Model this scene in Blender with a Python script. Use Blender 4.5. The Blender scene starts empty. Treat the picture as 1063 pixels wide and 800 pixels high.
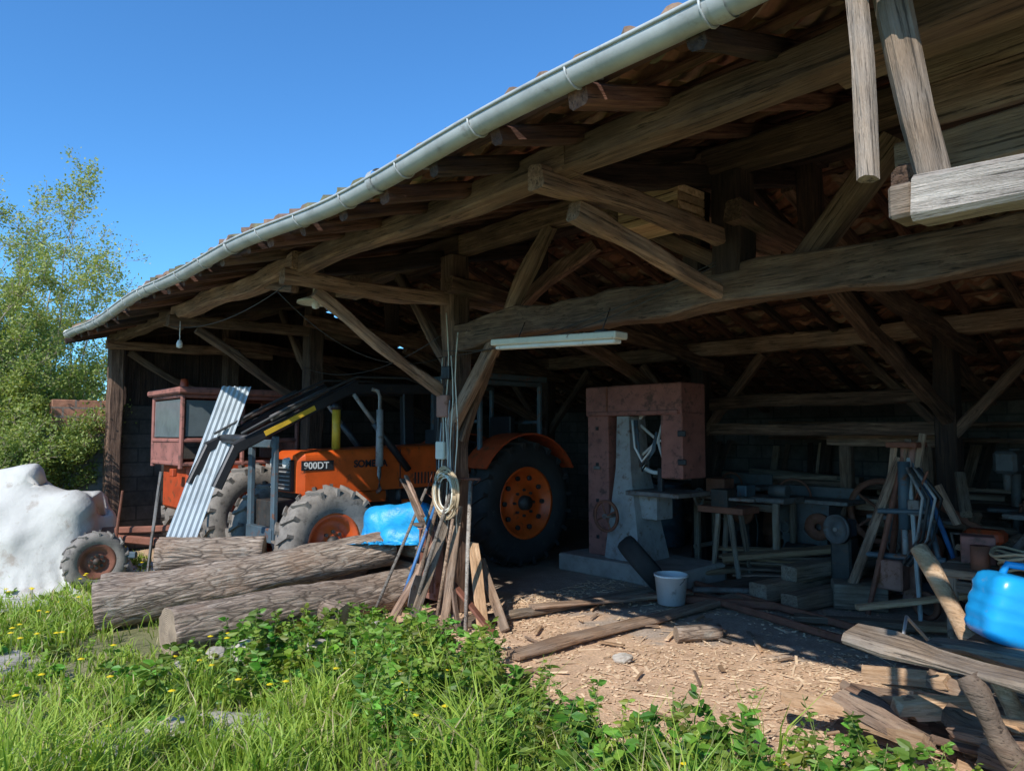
import bpy, math, random
import numpy as np
from mathutils import Vector, Matrix, noise as mn
random.seed(7); RG=np.random.default_rng(11)
S=bpy.context.scene
COL=S.collection
V=Vector
# ------------------------------------------------------------------ nodes
def nt_new(name):
    m=bpy.data.materials.new(name); m.use_nodes=True
    nt=m.node_tree; b=nt.nodes.get('Principled BSDF')
    return m,nt,b
def N(nt,t,**k):
    n=nt.nodes.new(t)
    for a,v in k.items(): setattr(n,a,v)
    return n
def ramp(nt,fac,stops):
    r=nt.nodes.new('ShaderNodeValToRGB')
    e=r.color_ramp.elements
    while len(e)<len(stops): e.new(.5)
    for i,(p,c) in enumerate(stops):
        e[i].position=p; e[i].color=(c[0],c[1],c[2],1) if not isinstance(c,(int,float)) else (c,c,c,1)
    nt.links.new(fac,r.inputs[0]); return r.outputs[0]
def mix(nt,fac,a,b,mode='MIX'):
    n=nt.nodes.new('ShaderNodeMix'); n.data_type='RGBA'; n.blend_type=mode
    L=nt.links
    if isinstance(fac,(int,float)): n.inputs[0].default_value=fac
    else: L.new(fac,n.inputs[0])
    for i,x in ((6,a),(7,b)):
        if isinstance(x,(tuple,list)): n.inputs[i].default_value=(x[0],x[1],x[2],1)
        else: L.new(x,n.inputs[i])
    return n.outputs[2]
def bump(nt,b,h,strength=.5,dist=.01):
    n=N(nt,'ShaderNodeBump'); n.inputs['Strength'].default_value=strength; n.inputs['Distance'].default_value=dist
    nt.links.new(h,n.inputs['Height']); nt.links.new(n.outputs[0],b.inputs['Normal'])
def coords(nt,scale,kind='Object'):
    t=N(nt,'ShaderNodeTexCoord'); m=N(nt,'ShaderNodeMapping'); m.inputs['Scale'].default_value=scale
    nt.links.new(t.outputs[kind],m.inputs[0])
    oi=N(nt,'ShaderNodeObjectInfo'); mu=N(nt,'ShaderNodeMath',operation='MULTIPLY'); mu.inputs[1].default_value=37.
    nt.links.new(oi.outputs['Random'],mu.inputs[0]); nt.links.new(mu.outputs[0],m.inputs['Location'])
    return m.outputs[0],oi.outputs['Random']
def noi(nt,co,scale,detail=5,rough=.6):
    n=N(nt,'ShaderNodeTexNoise'); n.inputs['Scale'].default_value=scale; n.inputs['Detail'].default_value=detail; n.inputs['Roughness'].default_value=rough
    nt.links.new(co,n.inputs['Vector']); return n.outputs['Fac']
def wood(name,dark,mid,light,rough=.8,grey=.0,gs=14,crack=.85):
    m,nt,b=nt_new(name)
    co,rnd=coords(nt,(1.0,gs,gs)); f=noi(nt,co,2.2,7,.68)
    c=ramp(nt,f,[(.3,dark),(.5,mid),(.7,light)])
    co2,_=coords(nt,(1,1,1)); f2=noi(nt,co2,2.3,4,.6)
    c=mix(nt,ramp(nt,f2,[(.35,0.),(.7,1.)]),c,mix(nt,.65,c,dark),'MIX')
    if grey>0:
        f3=noi(nt,co2,4,5,.6)
        c=mix(nt,ramp(nt,f3,[(.4,0.),(.62,grey)]),c,mix(nt,f,(.16,.135,.115),(.36,.32,.28)))
    co3,_=coords(nt,(1.1,34,34)); f4=noi(nt,co3,2.0,5,.72)
    c=mix(nt,ramp(nt,f4,[(.38,crack),(.44,0.)]),c,tuple(x*.3 for x in dark))
    hs=N(nt,'ShaderNodeHueSaturation'); nt.links.new(c,hs.inputs['Color'])
    mr=N(nt,'ShaderNodeMapRange'); mr.inputs[3].default_value=.55; mr.inputs[4].default_value=1.35
    nt.links.new(rnd,mr.inputs[0]); nt.links.new(mr.outputs[0],hs.inputs['Value'])
    nt.links.new(hs.outputs[0],b.inputs['Base Color']); b.inputs['Roughness'].default_value=rough
    bump(nt,b,f4,1.,.016); return m
def plain(name,c,rough=.6,metal=0,var=.35,rust=0,scale=6,bs=.25,rustc=(.16,.06,.025),wr=0):
    m,nt,b=nt_new(name)
    co,rnd=coords(nt,(1,1,1)); f=noi(nt,co,scale,6,.65)
    d=tuple(x*(1-var) for x in c); l=tuple(min(1,x*(1+var*.6)) for x in c)
    cc=ramp(nt,f,[(.3,d),(.5,c),(.7,l)])
    if rust>0:
        f2=noi(nt,co,scale*1.7,8,.7)
        cc=mix(nt,ramp(nt,f2,[(.62-rust*.25,0.),(.72-rust*.2,1.)]),cc,rustc)
    nt.links.new(cc,b.inputs['Base Color']); b.inputs['Roughness'].default_value=rough; b.inputs['Metallic'].default_value=metal
    if wr:
        f3=noi(nt,co,9,6,.62); bump(nt,b,f3,1.,wr)
    else:
        f3=noi(nt,co,scale*6,4,.6); bump(nt,b,f3,bs,.004)
    return m
def attrmat(name,rough=.7,transl=0.,nscale=0,namp=.4,bs=0):
    m,nt,b=nt_new(name)
    a=N(nt,'ShaderNodeAttribute',attribute_name='col'); c=a.outputs['Color']
    if nscale:
        co,_=coords(nt,(1,1,1)); f=noi(nt,co,nscale,8,.7)
        c=mix(nt,1.,c,ramp(nt,f,[(.25,1-namp),(.75,1+namp)]),'MULTIPLY')
        if bs: bump(nt,b,f,bs,.02)
    nt.links.new(c,b.inputs['Base Color']); b.inputs['Roughness'].default_value=rough
    if transl>0:
        t=N(nt,'ShaderNodeBsdfTranslucent'); ms=N(nt,'ShaderNodeMixShader'); ms.inputs[0].default_value=transl
        nt.links.new(mix(nt,1.,c,(1.2,1.3,.5),'MULTIPLY'),t.inputs[0])
        nt.links.new(b.outputs[0],ms.inputs[1]); nt.links.new(t.outputs[0],ms.inputs[2])
        nt.links.new(ms.outputs[0],nt.nodes['Material Output'].inputs[0])
    return m
def masonry(name,c1,c2,mortar,bw,bh,rough=.9):
    m,nt,b=nt_new(name)
    t=N(nt,'ShaderNodeTexCoord'); s=N(nt,'ShaderNodeSeparateXYZ'); nt.links.new(t.outputs['Object'],s.inputs[0])
    ad=N(nt,'ShaderNodeMath',operation='ADD'); nt.links.new(s.outputs[0],ad.inputs[0]); nt.links.new(s.outputs[1],ad.inputs[1])
    cb=N(nt,'ShaderNodeCombineXYZ'); nt.links.new(ad.outputs[0],cb.inputs[0]); nt.links.new(s.outputs[2],cb.inputs[1])
    br=N(nt,'ShaderNodeTexBrick'); br.inputs['Color1'].default_value=(*c1,1); br.inputs['Color2'].default_value=(*c2,1); br.inputs['Mortar'].default_value=(*mortar,1)
    br.inputs['Scale'].default_value=1; br.inputs['Brick Width'].default_value=bw; br.inputs['Row Height'].default_value=bh; br.inputs['Mortar Size'].default_value=.012
    nt.links.new(cb.outputs[0],br.inputs['Vector'])
    f=noi(nt,t.outputs['Object'],5,8,.75)
    c=mix(nt,1.,br.outputs[0],ramp(nt,f,[(.3,.4),(.7,1.35)]),'MULTIPLY')
    nt.links.new(c,b.inputs['Base Color']); b.inputs['Roughness'].default_value=rough
    bump(nt,b,f,.6,.02); return m
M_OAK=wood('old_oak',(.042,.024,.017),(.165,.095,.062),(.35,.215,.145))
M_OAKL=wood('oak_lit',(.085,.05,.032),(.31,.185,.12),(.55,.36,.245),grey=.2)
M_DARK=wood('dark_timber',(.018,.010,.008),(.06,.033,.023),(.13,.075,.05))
M_RED=wood('reddish_timber',(.045,.018,.012),(.15,.066,.042),(.28,.14,.088))
M_GREY=wood('weathered_grey',(.17,.14,.115),(.36,.31,.26),(.54,.48,.41),grey=.6)
M_GRB=wood('weathered_brown',(.1,.07,.045),(.26,.185,.125),(.41,.31,.22),grey=.5)
M_FRESH=wood('fresh_sawn',(.32,.18,.09),(.60,.39,.23),(.78,.57,.38),crack=.4)
M_TAN=wood('tan_board',(.14,.085,.05),(.34,.22,.145),(.52,.37,.25),grey=.3)
M_ORNG=plain('orange_paint',(.66,.10,.014),.42,0,.22,.16,5,.12,(.20,.05,.02))
M_ORD=plain('orange_red_paint',(.45,.065,.018),.5,0,.3,.3,6,.15)
M_RUST=plain('rusty_steel',(.20,.075,.045),.8,.0,.45,.3,7,.4)
M_BROWN=plain('red_brown_guard',(.31,.125,.10),.75,0,.3,.4,5,.3,(.12,.06,.048))
M_BLK=plain('black_steel',(.03,.031,.035),.45,.2,.3,.15,7,.2,(.07,.045,.03))
M_ENG=plain('greasy_engine',(.05,.047,.044),.6,.3,.4,.3,9,.4,(.1,.06,.04))
M_BLUEG=plain('blue_grey_paint',(.07,.105,.13),.55,0,.3,.3,7,.2)
M_BLUE=plain('blue_paint',(.04,.16,.38),.5,0,.3,.25,7,.2)
M_YEL=plain('yellow_paint',(.75,.46,.04),.5,0,.25,.1,7,.2)
M_GALV=plain('galvanised',(.44,.46,.45),.55,.15,.28,.2,5,.15,(.30,.29,.27))
M_ZINC=plain('zinc_sheet',(.38,.43,.46),.5,.15,.18,.14,4,.1,(.30,.32,.33))
M_CAST=plain('cast_grey',(.33,.32,.31),.6,.1,.3,.25,7,.3,(.18,.12,.09))
M_STEEL=plain('worn_steel',(.18,.165,.155),.6,.2,.35,.4,8,.2,(.12,.07,.045))
M_DGREY=plain('dark_machine_grey',(.10,.10,.10),.6,.1,.35,.3,7,.3,(.1,.06,.04))
M_TYRE=plain('tyre_black',(.028,.027,.026),.85,0,.35,.1,9,.4,(.08,.07,.06))
M_TYRED=plain('tyre_dusty',(.22,.195,.17),.9,0,.4,.3,9,.5,(.09,.08,.07))
M_TARP=plain('white_tarp',(.52,.50,.455),.8,0,.14,.22,2.6,.2,(.36,.31,.26),wr=.010)
M_BTARP=plain('blue_tarp',(.02,.33,.68),.42,0,.25,.0,6,.15,wr=.015)
M_BPLAS=plain('blue_plastic',(.015,.33,.72),.26,0,.15,.05,5,.08,(.1,.3,.5))
M_WHITE=plain('white_plastic',(.74,.74,.72),.5,0,.12,.05,6,.1,(.45,.42,.38))
M_CREAM=plain('cream_enamel',(.70,.68,.58),.5,0,.12,.08,6,.1)
M_CABLE=plain('cable_tan',(.46,.35,.22),.7,0,.2,0,9,.2)
M_CABB=plain('cable_dark',(.04,.04,.04),.6,0,.2,0,9,.2)
M_CONC=plain('concrete',(.36,.31,.27),.9,0,.3,.2,4,.6,(.24,.19,.155))
M_STONE=plain('field_stone',(.42,.38,.33),.9,0,.35,.15,6,.7,(.15,.16,.1))
M_PINK=plain('faded_pinkbrown',(.3,.15,.115),.8,0,.3,.3,7,.3)
M_GLASS=plain('dusty_glass',(.14,.17,.18),.12,0,.2,0,5,.02)
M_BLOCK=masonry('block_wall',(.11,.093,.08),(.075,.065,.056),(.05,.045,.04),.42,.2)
M_BLOCKO=masonry('outer_block_wall',(.30,.27,.24),(.23,.21,.185),(.16,.145,.13),.42,.2)
M_BRICK=masonry('hollow_brick',(.46,.21,.13),(.36,.16,.10),(.28,.22,.18),.3,.12)
def barkmat():
    m,nt,b=nt_new('bark'); co,_=coords(nt,(1.6,9,9)); f=noi(nt,co,2.5,8,.72)
    v=N(nt,'ShaderNodeTexVoronoi',feature='DISTANCE_TO_EDGE'); v.inputs['Scale'].default_value=3.; nt.links.new(co,v.inputs['Vector'])
    c=ramp(nt,f,[(.28,(.10,.072,.055)),(.5,(.33,.25,.19)),(.68,(.58,.48,.39))])
    c=mix(nt,ramp(nt,v.outputs[0],[(0.,.8),(.10,0.)]),c,(.05,.034,.025))
    co2,_=coords(nt,(1,1,1)); f2=noi(nt,co2,3,6,.65); c=mix(nt,ramp(nt,f2,[(.5,0.),(.68,.75)]),c,(.30,.18,.11))
    f3=noi(nt,co2,6,6,.7); c=mix(nt,ramp(nt,f3,[(.55,0.),(.7,.6)]),c,(.46,.43,.37))
    nt.links.new(c,b.inputs['Base Color']); b.inputs['Roughness'].default_value=.95
    ad=N(nt,'ShaderNodeMath',operation='ADD'); nt.links.new(f,ad.inputs[0]); nt.links.new(v.outputs[0],ad.inputs[1])
    bump(nt,b,ad.outputs[0],1.,.03); return m
M_BARK=barkmat()
def endmat():
    m,nt,b=nt_new('log_end'); t=N(nt,'ShaderNodeTexCoord'); 
    mp=N(nt,'ShaderNodeMapping'); mp.inputs['Scale'].default_value=(0,1,1); nt.links.new(t.outputs['Object'],mp.inputs[0])
    w=N(nt,'ShaderNodeTexWave',wave_type='RINGS',rings_direction='SPHERICAL'); w.inputs['Scale'].default_value=22; w.inputs['Distortion'].default_value=2.5; w.inputs['Detail'].default_value=3
    nt.links.new(mp.outputs[0],w.inputs['Vector']); f=noi(nt,t.outputs['Object'],9,6,.7)
    c=mix(nt,1.,ramp(nt,w.outputs[0],[(0,(.20,.14,.09)),(1,(.40,.30,.21))]),ramp(nt,f,[(.25,.45),(.7,1.35)]),'MULTIPLY')
    nt.links.new(c,b.inputs['Base Color']); b.inputs['Roughness'].default_value=.9; bump(nt,b,f,.6,.01); return m
M_END=endmat()
# ------------------------------------------------------------------ geometry helpers
def empty(name,loc=(0,0,0)):
    o=bpy.data.objects.new(name,None); o.location=loc; o.empty_display_size=.2; COL.objects.link(o); return o
def mk(name,vs,fs,mat,parent=None,M=None,smooth=False,mi=None,col=None):
    me=bpy.data.meshes.new(name); me.from_pydata([tuple(v) for v in vs] if not isinstance(vs,np.ndarray) else vs.tolist(),[],fs if not isinstance(fs,np.ndarray) else fs.tolist())
    for m in (mat if isinstance(mat,(list,tuple)) else [mat]): me.materials.append(m)
    if mi is not None: me.polygons.foreach_set('material_index',mi)
    if smooth: me.polygons.foreach_set('use_smooth',[True]*len(me.polygons))
    if col is not None:
        a=me.attributes.new('col','FLOAT_COLOR','POINT'); c=np.ones((len(me.vertices),4),dtype=np.float32); c[:,:3]=col; a.data.foreach_set('color',c.ravel())
    me.update(); o=bpy.data.objects.new(name,me); COL.objects.link(o)
    if parent is not None:
        o.parent=parent; o.matrix_parent_inverse=Matrix.Translation(-V(parent.location))
    if M is not None: o.matrix_basis=M
    return o
def frame(p1,p2,roll=0):
    p1=V(p1);p2=V(p2); x=(p2-p1).normalized()
    up=V((0,0,1)) if abs(x.z)<.97 else V((0,1,0))
    y=up.cross(x).normalized(); z=x.cross(y)
    M=Matrix((x,y,z)).transposed().to_4x4()
    if roll: M=M@Matrix.Rotation(roll,4,'X')
    M.translation=(p1+p2)/2; return M,(p2-p1).length
def beam(name,p1,p2,w,h,mat=None,parent=None,jit=.012,roll=0,bow=0,ch=.014,taper=1.):
    mat=mat or M_OAK
    M,L=frame(p1,p2,roll); n=max(2,int(L/.16)); ch=min(ch,w*.3,h*.3)
    a,b=w/2,h/2
    prof=[(a-ch,-b),(a,-b+ch),(a,b-ch),(a-ch,b),(-a+ch,b),(-a,b-ch),(-a,-b+ch),(-a+ch,-b)]
    vs=[];fs=[]; s=random.uniform(0,100)
    for i in range(n+1):
        t=i/n; x=(t-.5)*L; by=bow*(1-(2*t-1)**2); k=1+(taper-1)*t
        oy=jit*1.8*(mn.noise(V((x*.9,s,0)))); oz=jit*1.8*mn.noise(V((x*.9,s,9)))+by
        for j,(y,z) in enumerate(prof):
            q=jit*1.3*mn.noise(V((x*2.6,s+j//2*3.1,4)))
            vs.append((x,y*k*(1+q/a*.6)+oy,z*k*(1+q/b*.6)+oz))
    for i in range(n):
        for j in range(8):
            k=(j+1)%8; fs.append((i*8+j,i*8+k,(i+1)*8+k,(i+1)*8+j))
    fs.append(tuple(range(7,-1,-1))); fs.append(tuple(n*8+j for j in range(8)))
    return mk(name,vs,fs,mat,parent,M)
def box(name,c,s,mat,parent=None,rot=(0,0,0),ch=.008):
    from mathutils import Euler
    R=Euler(rot).to_matrix().to_4x4(); R.translation=V(c)
    a=[x/2 for x in s]; ch=min(ch,min(a)*.5); vs=[];idx={}
    for sx in(-1,1):
        for sy in(-1,1):
            for sz in(-1,1):
                for ax in range(3):
                    p=[sx*(a[0]-ch),sy*(a[1]-ch),sz*(a[2]-ch)]; sg=(sx,sy,sz); p[ax]=sg[ax]*a[ax]
                    idx[(sx,sy,sz,ax)]=len(vs); vs.append(p)
    fs=[]
    for ax in range(3):
        u,v=(ax+1)%3,(ax+2)%3
        for sg in(-1,1):
            q=[]
            for (su,sv) in((-1,-1),(1,-1),(1,1),(-1,1)):
                k=[0,0,0];k[ax]=sg;k[u]=su;k[v]=sv;q.append(idx[(*k,ax)])
            fs.append(tuple(q if sg>0 else q[::-1]))
    for ax in range(3):
        u,v=(ax+1)%3,(ax+2)%3
        for su in(-1,1):
            for sv in(-1,1):
                def g(sa,w):
                    k=[0,0,0];k[ax]=sa;k[u]=su;k[v]=sv;return idx[(*k,w)]
                q=[g(-1,u),g(1,u),g(1,v),g(-1,v)]
                fs.append(tuple(q if su*sv>0 else q[::-1]))
    for sx in(-1,1):
        for sy in(-1,1):
            for sz in(-1,1):
                q=[idx[(sx,sy,sz,i)] for i in range(3)]
                fs.append(tuple(q if sx*sy*sz>0 else q[::-1]))
    return mk(name,vs,fs,mat,parent,R)
def cyl(name,p1,p2,r1,r2=None,mat=None,parent=None,seg=20,smooth=True):
    r2=r1 if r2 is None else r2; M,L=frame(p1,p2); vs=[];fs=[]
    for i,(x,r) in enumerate(((-L/2,r1),(L/2,r2))):
        for j in range(seg):
            a=j/seg*2*math.pi; vs.append((x,r*math.cos(a),r*math.sin(a)))
    for j in range(seg):
        k=(j+1)%seg; fs.append((j,k,seg+k,seg+j))
    fs.append(tuple(range(seg-1,-1,-1)));fs.append(tuple(seg+j for j in range(seg)))
    o=mk(name,vs,fs,mat,parent,M)
    if smooth: o.data.polygons.foreach_set('use_smooth',[len(p.vertices)==4 for p in o.data.polygons])
    return o
def tubev(pts,r,seg=6,closed=False):
    pts=[V(p) for p in pts]; vs=[];fs=[]; n=len(pts)
    for i,p in enumerate(pts):
        d=(pts[min(i+1,n-1)]-pts[max(i-1,0)]); d=d.normalized() if d.length>1e-9 else V((0,0,1))
        up=V((0,0,1)) if abs(d.z)<.9 else V((1,0,0))
        y=up.cross(d).normalized(); z=d.cross(y); rr=r[i] if isinstance(r,(list,tuple)) else r
        for j in range(seg):
            a=j/seg*2*math.pi; vs.append(p+y*rr*math.cos(a)+z*rr*math.sin(a))
    for i in range(n-1):
        for j in range(seg):
            k=(j+1)%seg; fs.append((i*seg+j,i*seg+k,(i+1)*seg+k,(i+1)*seg+j))
    fs.append(tuple(range(seg-1,-1,-1)));fs.append(tuple((n-1)*seg+j for j in range(seg)))
    return vs,fs
def tube(name,pts,r,mat,parent=None,seg=8):
    vs,fs=tubev(pts,r,seg); return mk(name,vs,fs,mat,parent,smooth=True)
def sagline(a,b,sag,n=14):
    a=V(a);b=V(b); return [a.lerp(b,i/n)-V((0,0,sag*(1-(2*i/n-1)**2))) for i in range(n+1)]
def lathe(name,prof,c,axis,mat,parent=None,seg=36,smooth=True,closed=False):
    M,_=frame(V(c)-V(axis),V(c)+V(axis)); vs=[];fs=[];n=len(prof)
    for j in range(seg):
        a=j/seg*2*math.pi
        for (x,r) in prof: vs.append((x,r*math.cos(a),r*math.sin(a)))
    m=n if closed else n-1
    for j in range(seg):
        k=(j+1)%seg
        for i in range(m):
            i2=(i+1)%n; fs.append((j*n+i,j*n+i2,k*n+i2,k*n+i))
    return mk(name,vs,fs,mat,parent,M,smooth=smooth)
def loft(name,secs,mat,parent=None,smooth=False):
    n=len(secs[0]);vs=[v for s in secs for v in s];fs=[]
    for i in range(len(secs)-1):
        for j in range(n):
            k=(j+1)%n; fs.append((i*n+j,i*n+k,(i+1)*n+k,(i+1)*n+j))
    fs.append(tuple(range(n-1,-1,-1)));fs.append(tuple((len(secs)-1)*n+j for j in range(n)))
    return mk(name,vs,fs,mat,parent,smooth=smooth)
_lat={}
def vnoise(x,y,scale,seed=0):
    if seed not in _lat: _lat[seed]=np.random.default_rng(seed+100).random((128,128))
    L=_lat[seed]; x=np.asarray(x)*scale+1000; y=np.asarray(y)*scale+1000
    xi=np.floor(x).astype(int);yi=np.floor(y).astype(int);fx=x-xi;fy=y-yi;fx=fx*fx*(3-2*fx);fy=fy*fy*(3-2*fy)
    g=lambda i,j:L[i%128,j%128]
    return (g(xi,yi)*(1-fx)+g(xi+1,yi)*fx)*(1-fy)+(g(xi,yi+1)*(1-fx)+g(xi+1,yi+1)*fx)*fy
def fb(x,y,s,seed=0): return .5*vnoise(x,y,s,seed)+.3*vnoise(x,y,s*2.1,seed+1)+.2*vnoise(x,y,s*4.3,seed+2)
# draped sheet: small position-based cloth solver over capsule obstacles
def cloth(name,c,size,n,ang,caps,mat,parent=None,steps=260,iters=7,seed=1,comp=1.0,floor=.02,rnd=.02,crum=.012,bend=.05,amp=3.):
    r=np.random.default_rng(seed); nu,nv=n
    u=np.linspace(-.5,.5,nu)*size[0]; v=np.linspace(-.5,.5,nv)*size[1]; U,Vv=np.meshgrid(u,v,indexing='ij')
    ca,sa=math.cos(ang),math.sin(ang)
    G=np.stack([c[0]+(U*ca-Vv*sa)*comp,c[1]+(U*sa+Vv*ca)*comp,np.full_like(U,c[2])],-1)+r.normal(0,rnd*.4,(nu,nv,3))
    G[...,2]+=rnd*amp*fb(U,Vv,3.,seed)
    du,dv=size[0]/(nu-1),size[1]/(nv-1); dd=math.hypot(du,dv); vel=np.zeros_like(G); dt=.02
    def con(A,B,rest,k):
        d=B-A; l=np.sqrt((d*d).sum(-1,keepdims=True))+1e-9; q=d*(k*.5*(l-rest)/l); A+=q; B-=q
    caps=[(np.array(a,float),np.array(b,float),rr) for a,b,rr in caps]
    for s in range(steps):
        vel[...,2]-=9.8*dt; vel*=.96; Q=G+vel*dt; hit=np.zeros((nu,nv),bool)
        for it in range(iters):
            for o in(0,1):
                m=(nu-o)//2*2; con(Q[o:o+m:2],Q[o+1:o+m:2],du,1.)
                m=(nv-o)//2*2; con(Q[:,o:o+m:2],Q[:,o+1:o+m:2],dv,1.)
                m=(nu-o)//2*2; con(Q[o:o+m:2,:-1],Q[o+1:o+m:2,1:],dd,.5); con(Q[o:o+m:2,1:],Q[o+1:o+m:2,:-1],dd,.5)
            if it%3==0:
                for o in range(4):
                    a=Q[o::4];b=Q[o+2::4];k=min(len(a),len(b)); con(a[:k],b[:k],2*du,bend)
                    a=Q[:,o::4];b=Q[:,o+2::4];k=min(a.shape[1],b.shape[1]); con(a[:,:k],b[:,:k],2*dv,bend)
            for a,b,rr in caps:
                ab=b-a; L2=max((ab*ab).sum(),1e-9); t=np.clip(((Q-a)@ab)/L2,0,1)[...,None]; pr=a+t*ab; d=Q-pr; l=np.sqrt((d*d).sum(-1)); h=l<rr
                if h.any(): Q[h]=pr[h]+d[h]/(l[h][:,None]+1e-9)*rr; hit|=h
            f=Q[...,2]<floor; Q[...,2][f]=floor; hit|=f
        vel=(Q-G)/dt; vel[hit]*=.1; G=Q
    if crum>0:
        tu=np.gradient(G,axis=0);tv=np.gradient(G,axis=1);nn=np.cross(tu,tv);nn/=np.linalg.norm(nn,axis=-1,keepdims=True)+1e-9
        a1=np.abs(2*fb(U*1.,Vv,3.2,seed+60)-1);a2=np.abs(2*fb(U+.4*Vv,Vv-.5*U,7.,seed+70)-1)
        G=G+nn*((.5-a1)*2.2+(.4-a2)*1.1)[...,None]*crum*2
    G[...,2]=np.maximum(G[...,2],floor)
    I=np.arange(nu*nv).reshape(nu,nv); F=np.stack([I[:-1,:-1],I[1:,:-1],I[1:,1:],I[:-1,1:]],-1).reshape(-1,4)
    return mk(name,G.reshape(-1,3),F,mat,parent,smooth=True)
# ------------------------------------------------------------------ world, sun, camera
W=bpy.data.worlds.new("World"); S.world=W; W.use_nodes=True
sd=V((-.34,.93,-.82)).normalized()
el=math.asin(-sd.z); az=math.atan2(-sd.x,-sd.y)
wn=W.node_tree
sk=wn.nodes.new('ShaderNodeTexSky'); sk.sky_type='NISHITA'; sk.sun_disc=False
sk.sun_elevation=el; sk.sun_rotation=az; sk.air_density=1.0; sk.dust_density=.1; sk.ozone_density=2.2
bg=wn.nodes['Background']; bg.inputs[1].default_value=.145
wn.links.new(mix(wn,1.,sk.outputs[0],(.56,1.12,1.58),'MULTIPLY'),bg.inputs[0])
ld=bpy.data.lights.new('sun','SUN'); ld.energy=5.0; ld.angle=math.radians(.5); ld.color=(1,.955,.88)
lo=bpy.data.objects.new('sun',ld); COL.objects.link(lo); lo.rotation_euler=sd.to_track_quat('-Z','Y').to_euler(); lo.location=(3,-8,12)
cd=bpy.data.cameras.new('camera'); cd.sensor_width=36; cd.lens=25.06; cd.clip_end=1000; cd.clip_start=.05
co=bpy.data.objects.new('camera',cd); COL.objects.link(co); co.location=(0,0,1.6)
co.rotation_euler=(math.radians(90+3.87),0,math.radians(48.16)); S.camera=co
S.view_settings.view_transform='Standard'; S.view_settings.look='None'; S.view_settings.exposure=0
# ------------------------------------------------------------------ ground
def gbound(X):
    return np.interp(X,[-14,-9,-7.4,-6.4,-5.4,-4.9,-3.9,-2.7,-1.8,-1.2,0,3],[2.6,2.6,2.9,3.0,3.1,3.2,2.9,2.6,3.05,3.3,2.9,2.6])
def gz(X,Y):
    g=np.clip((gbound(X)-Y)/.6,0,1)
    far=np.clip((np.hypot(X+5,Y-3)-14)/40,0,1)
    return -.01+ g*(.07*(fb(X,Y,1.1,5)-.45))+ (1-g)*.03*(fb(X,Y,2.2,8)-.5)+far*1.2*(fb(X,Y,.06,3)-.5)
geo=lambda a,b,n: a+(b-a)*np.linspace(0,1,n)**2
xs=np.concatenate([geo(-13,-220,26)[::-1][:-1],np.arange(-13,3,.05),geo(3,220,26)[1:]])
ys=np.concatenate([geo(-1,-220,26)[::-1][:-1],np.arange(-1,11,.05),geo(11,220,26)[1:]])
GX,GY=np.meshgrid(xs,ys); X=GX.ravel();Y=GY.ravel()
Z=gz(X,Y)
n1=fb(X,Y,1.3,20);n2=fb(X,Y,5,30);n3=fb(X,Y,14,40)
def lerp(a,b,t): t=np.asarray(t)[:,None]; return a*(1-t)+b*t
soil=lerp(np.array([.12,.082,.055]),np.array([.28,.205,.14]),n2)
gr=lerp(np.array([.10,.14,.035]),np.array([.26,.27,.09]),n2)
dirt=lerp(np.array([.32,.20,.125]),np.array([.84,.58,.38]),np.clip(n2*.5+n3*.7-.02,0,1))
conc=lerp(np.array([.22,.175,.14]),np.array([.50,.42,.35]),np.clip(n1*.5+n3*.6,0,1))
g=np.clip((gbound(X)-Y+(n2-.5)*.9)/.25+.5,0,1)
c=lerp(dirt,gr*.7+soil*.5,g)
cm=np.clip((Y-4.7+(n1-.5)*1.6+(n2-.5)*.8)/.25,0,1)*np.clip((X+9)/.5,0,1)*(Y<10.5)
c=lerp(c,conc,cm*.85)
inner=np.clip((-X-5.6)/.6,0,1)*(Y>3)*(Y<10.5); c=lerp(c,soil,inner*.8)
pth=np.exp(-((X+4.15)/.28)**2)*np.clip((1.9-Y)/.4,0,1)*np.clip((Y+.6)/.3,0,1); pth=np.maximum(pth,np.exp(-(((X+6.2)/.5)**2+((Y-.7)/.35)**2)))
c=lerp(c,lerp(np.array([.26,.215,.17]),np.array([.55,.47,.38]),n3),np.clip(pth*1.4,0,1))
nx,ny=len(xs),len(ys); I=np.arange(nx*ny).reshape(ny,nx)
F=np.stack([I[:-1,:-1],I[:-1,1:],I[1:,1:],I[1:,:-1]],-1).reshape(-1,4)
mk('ground',np.stack([X,Y,Z],1),F,attrmat('ground_mat',.95,0,55,.45,.6),smooth=True,col=c)
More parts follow.
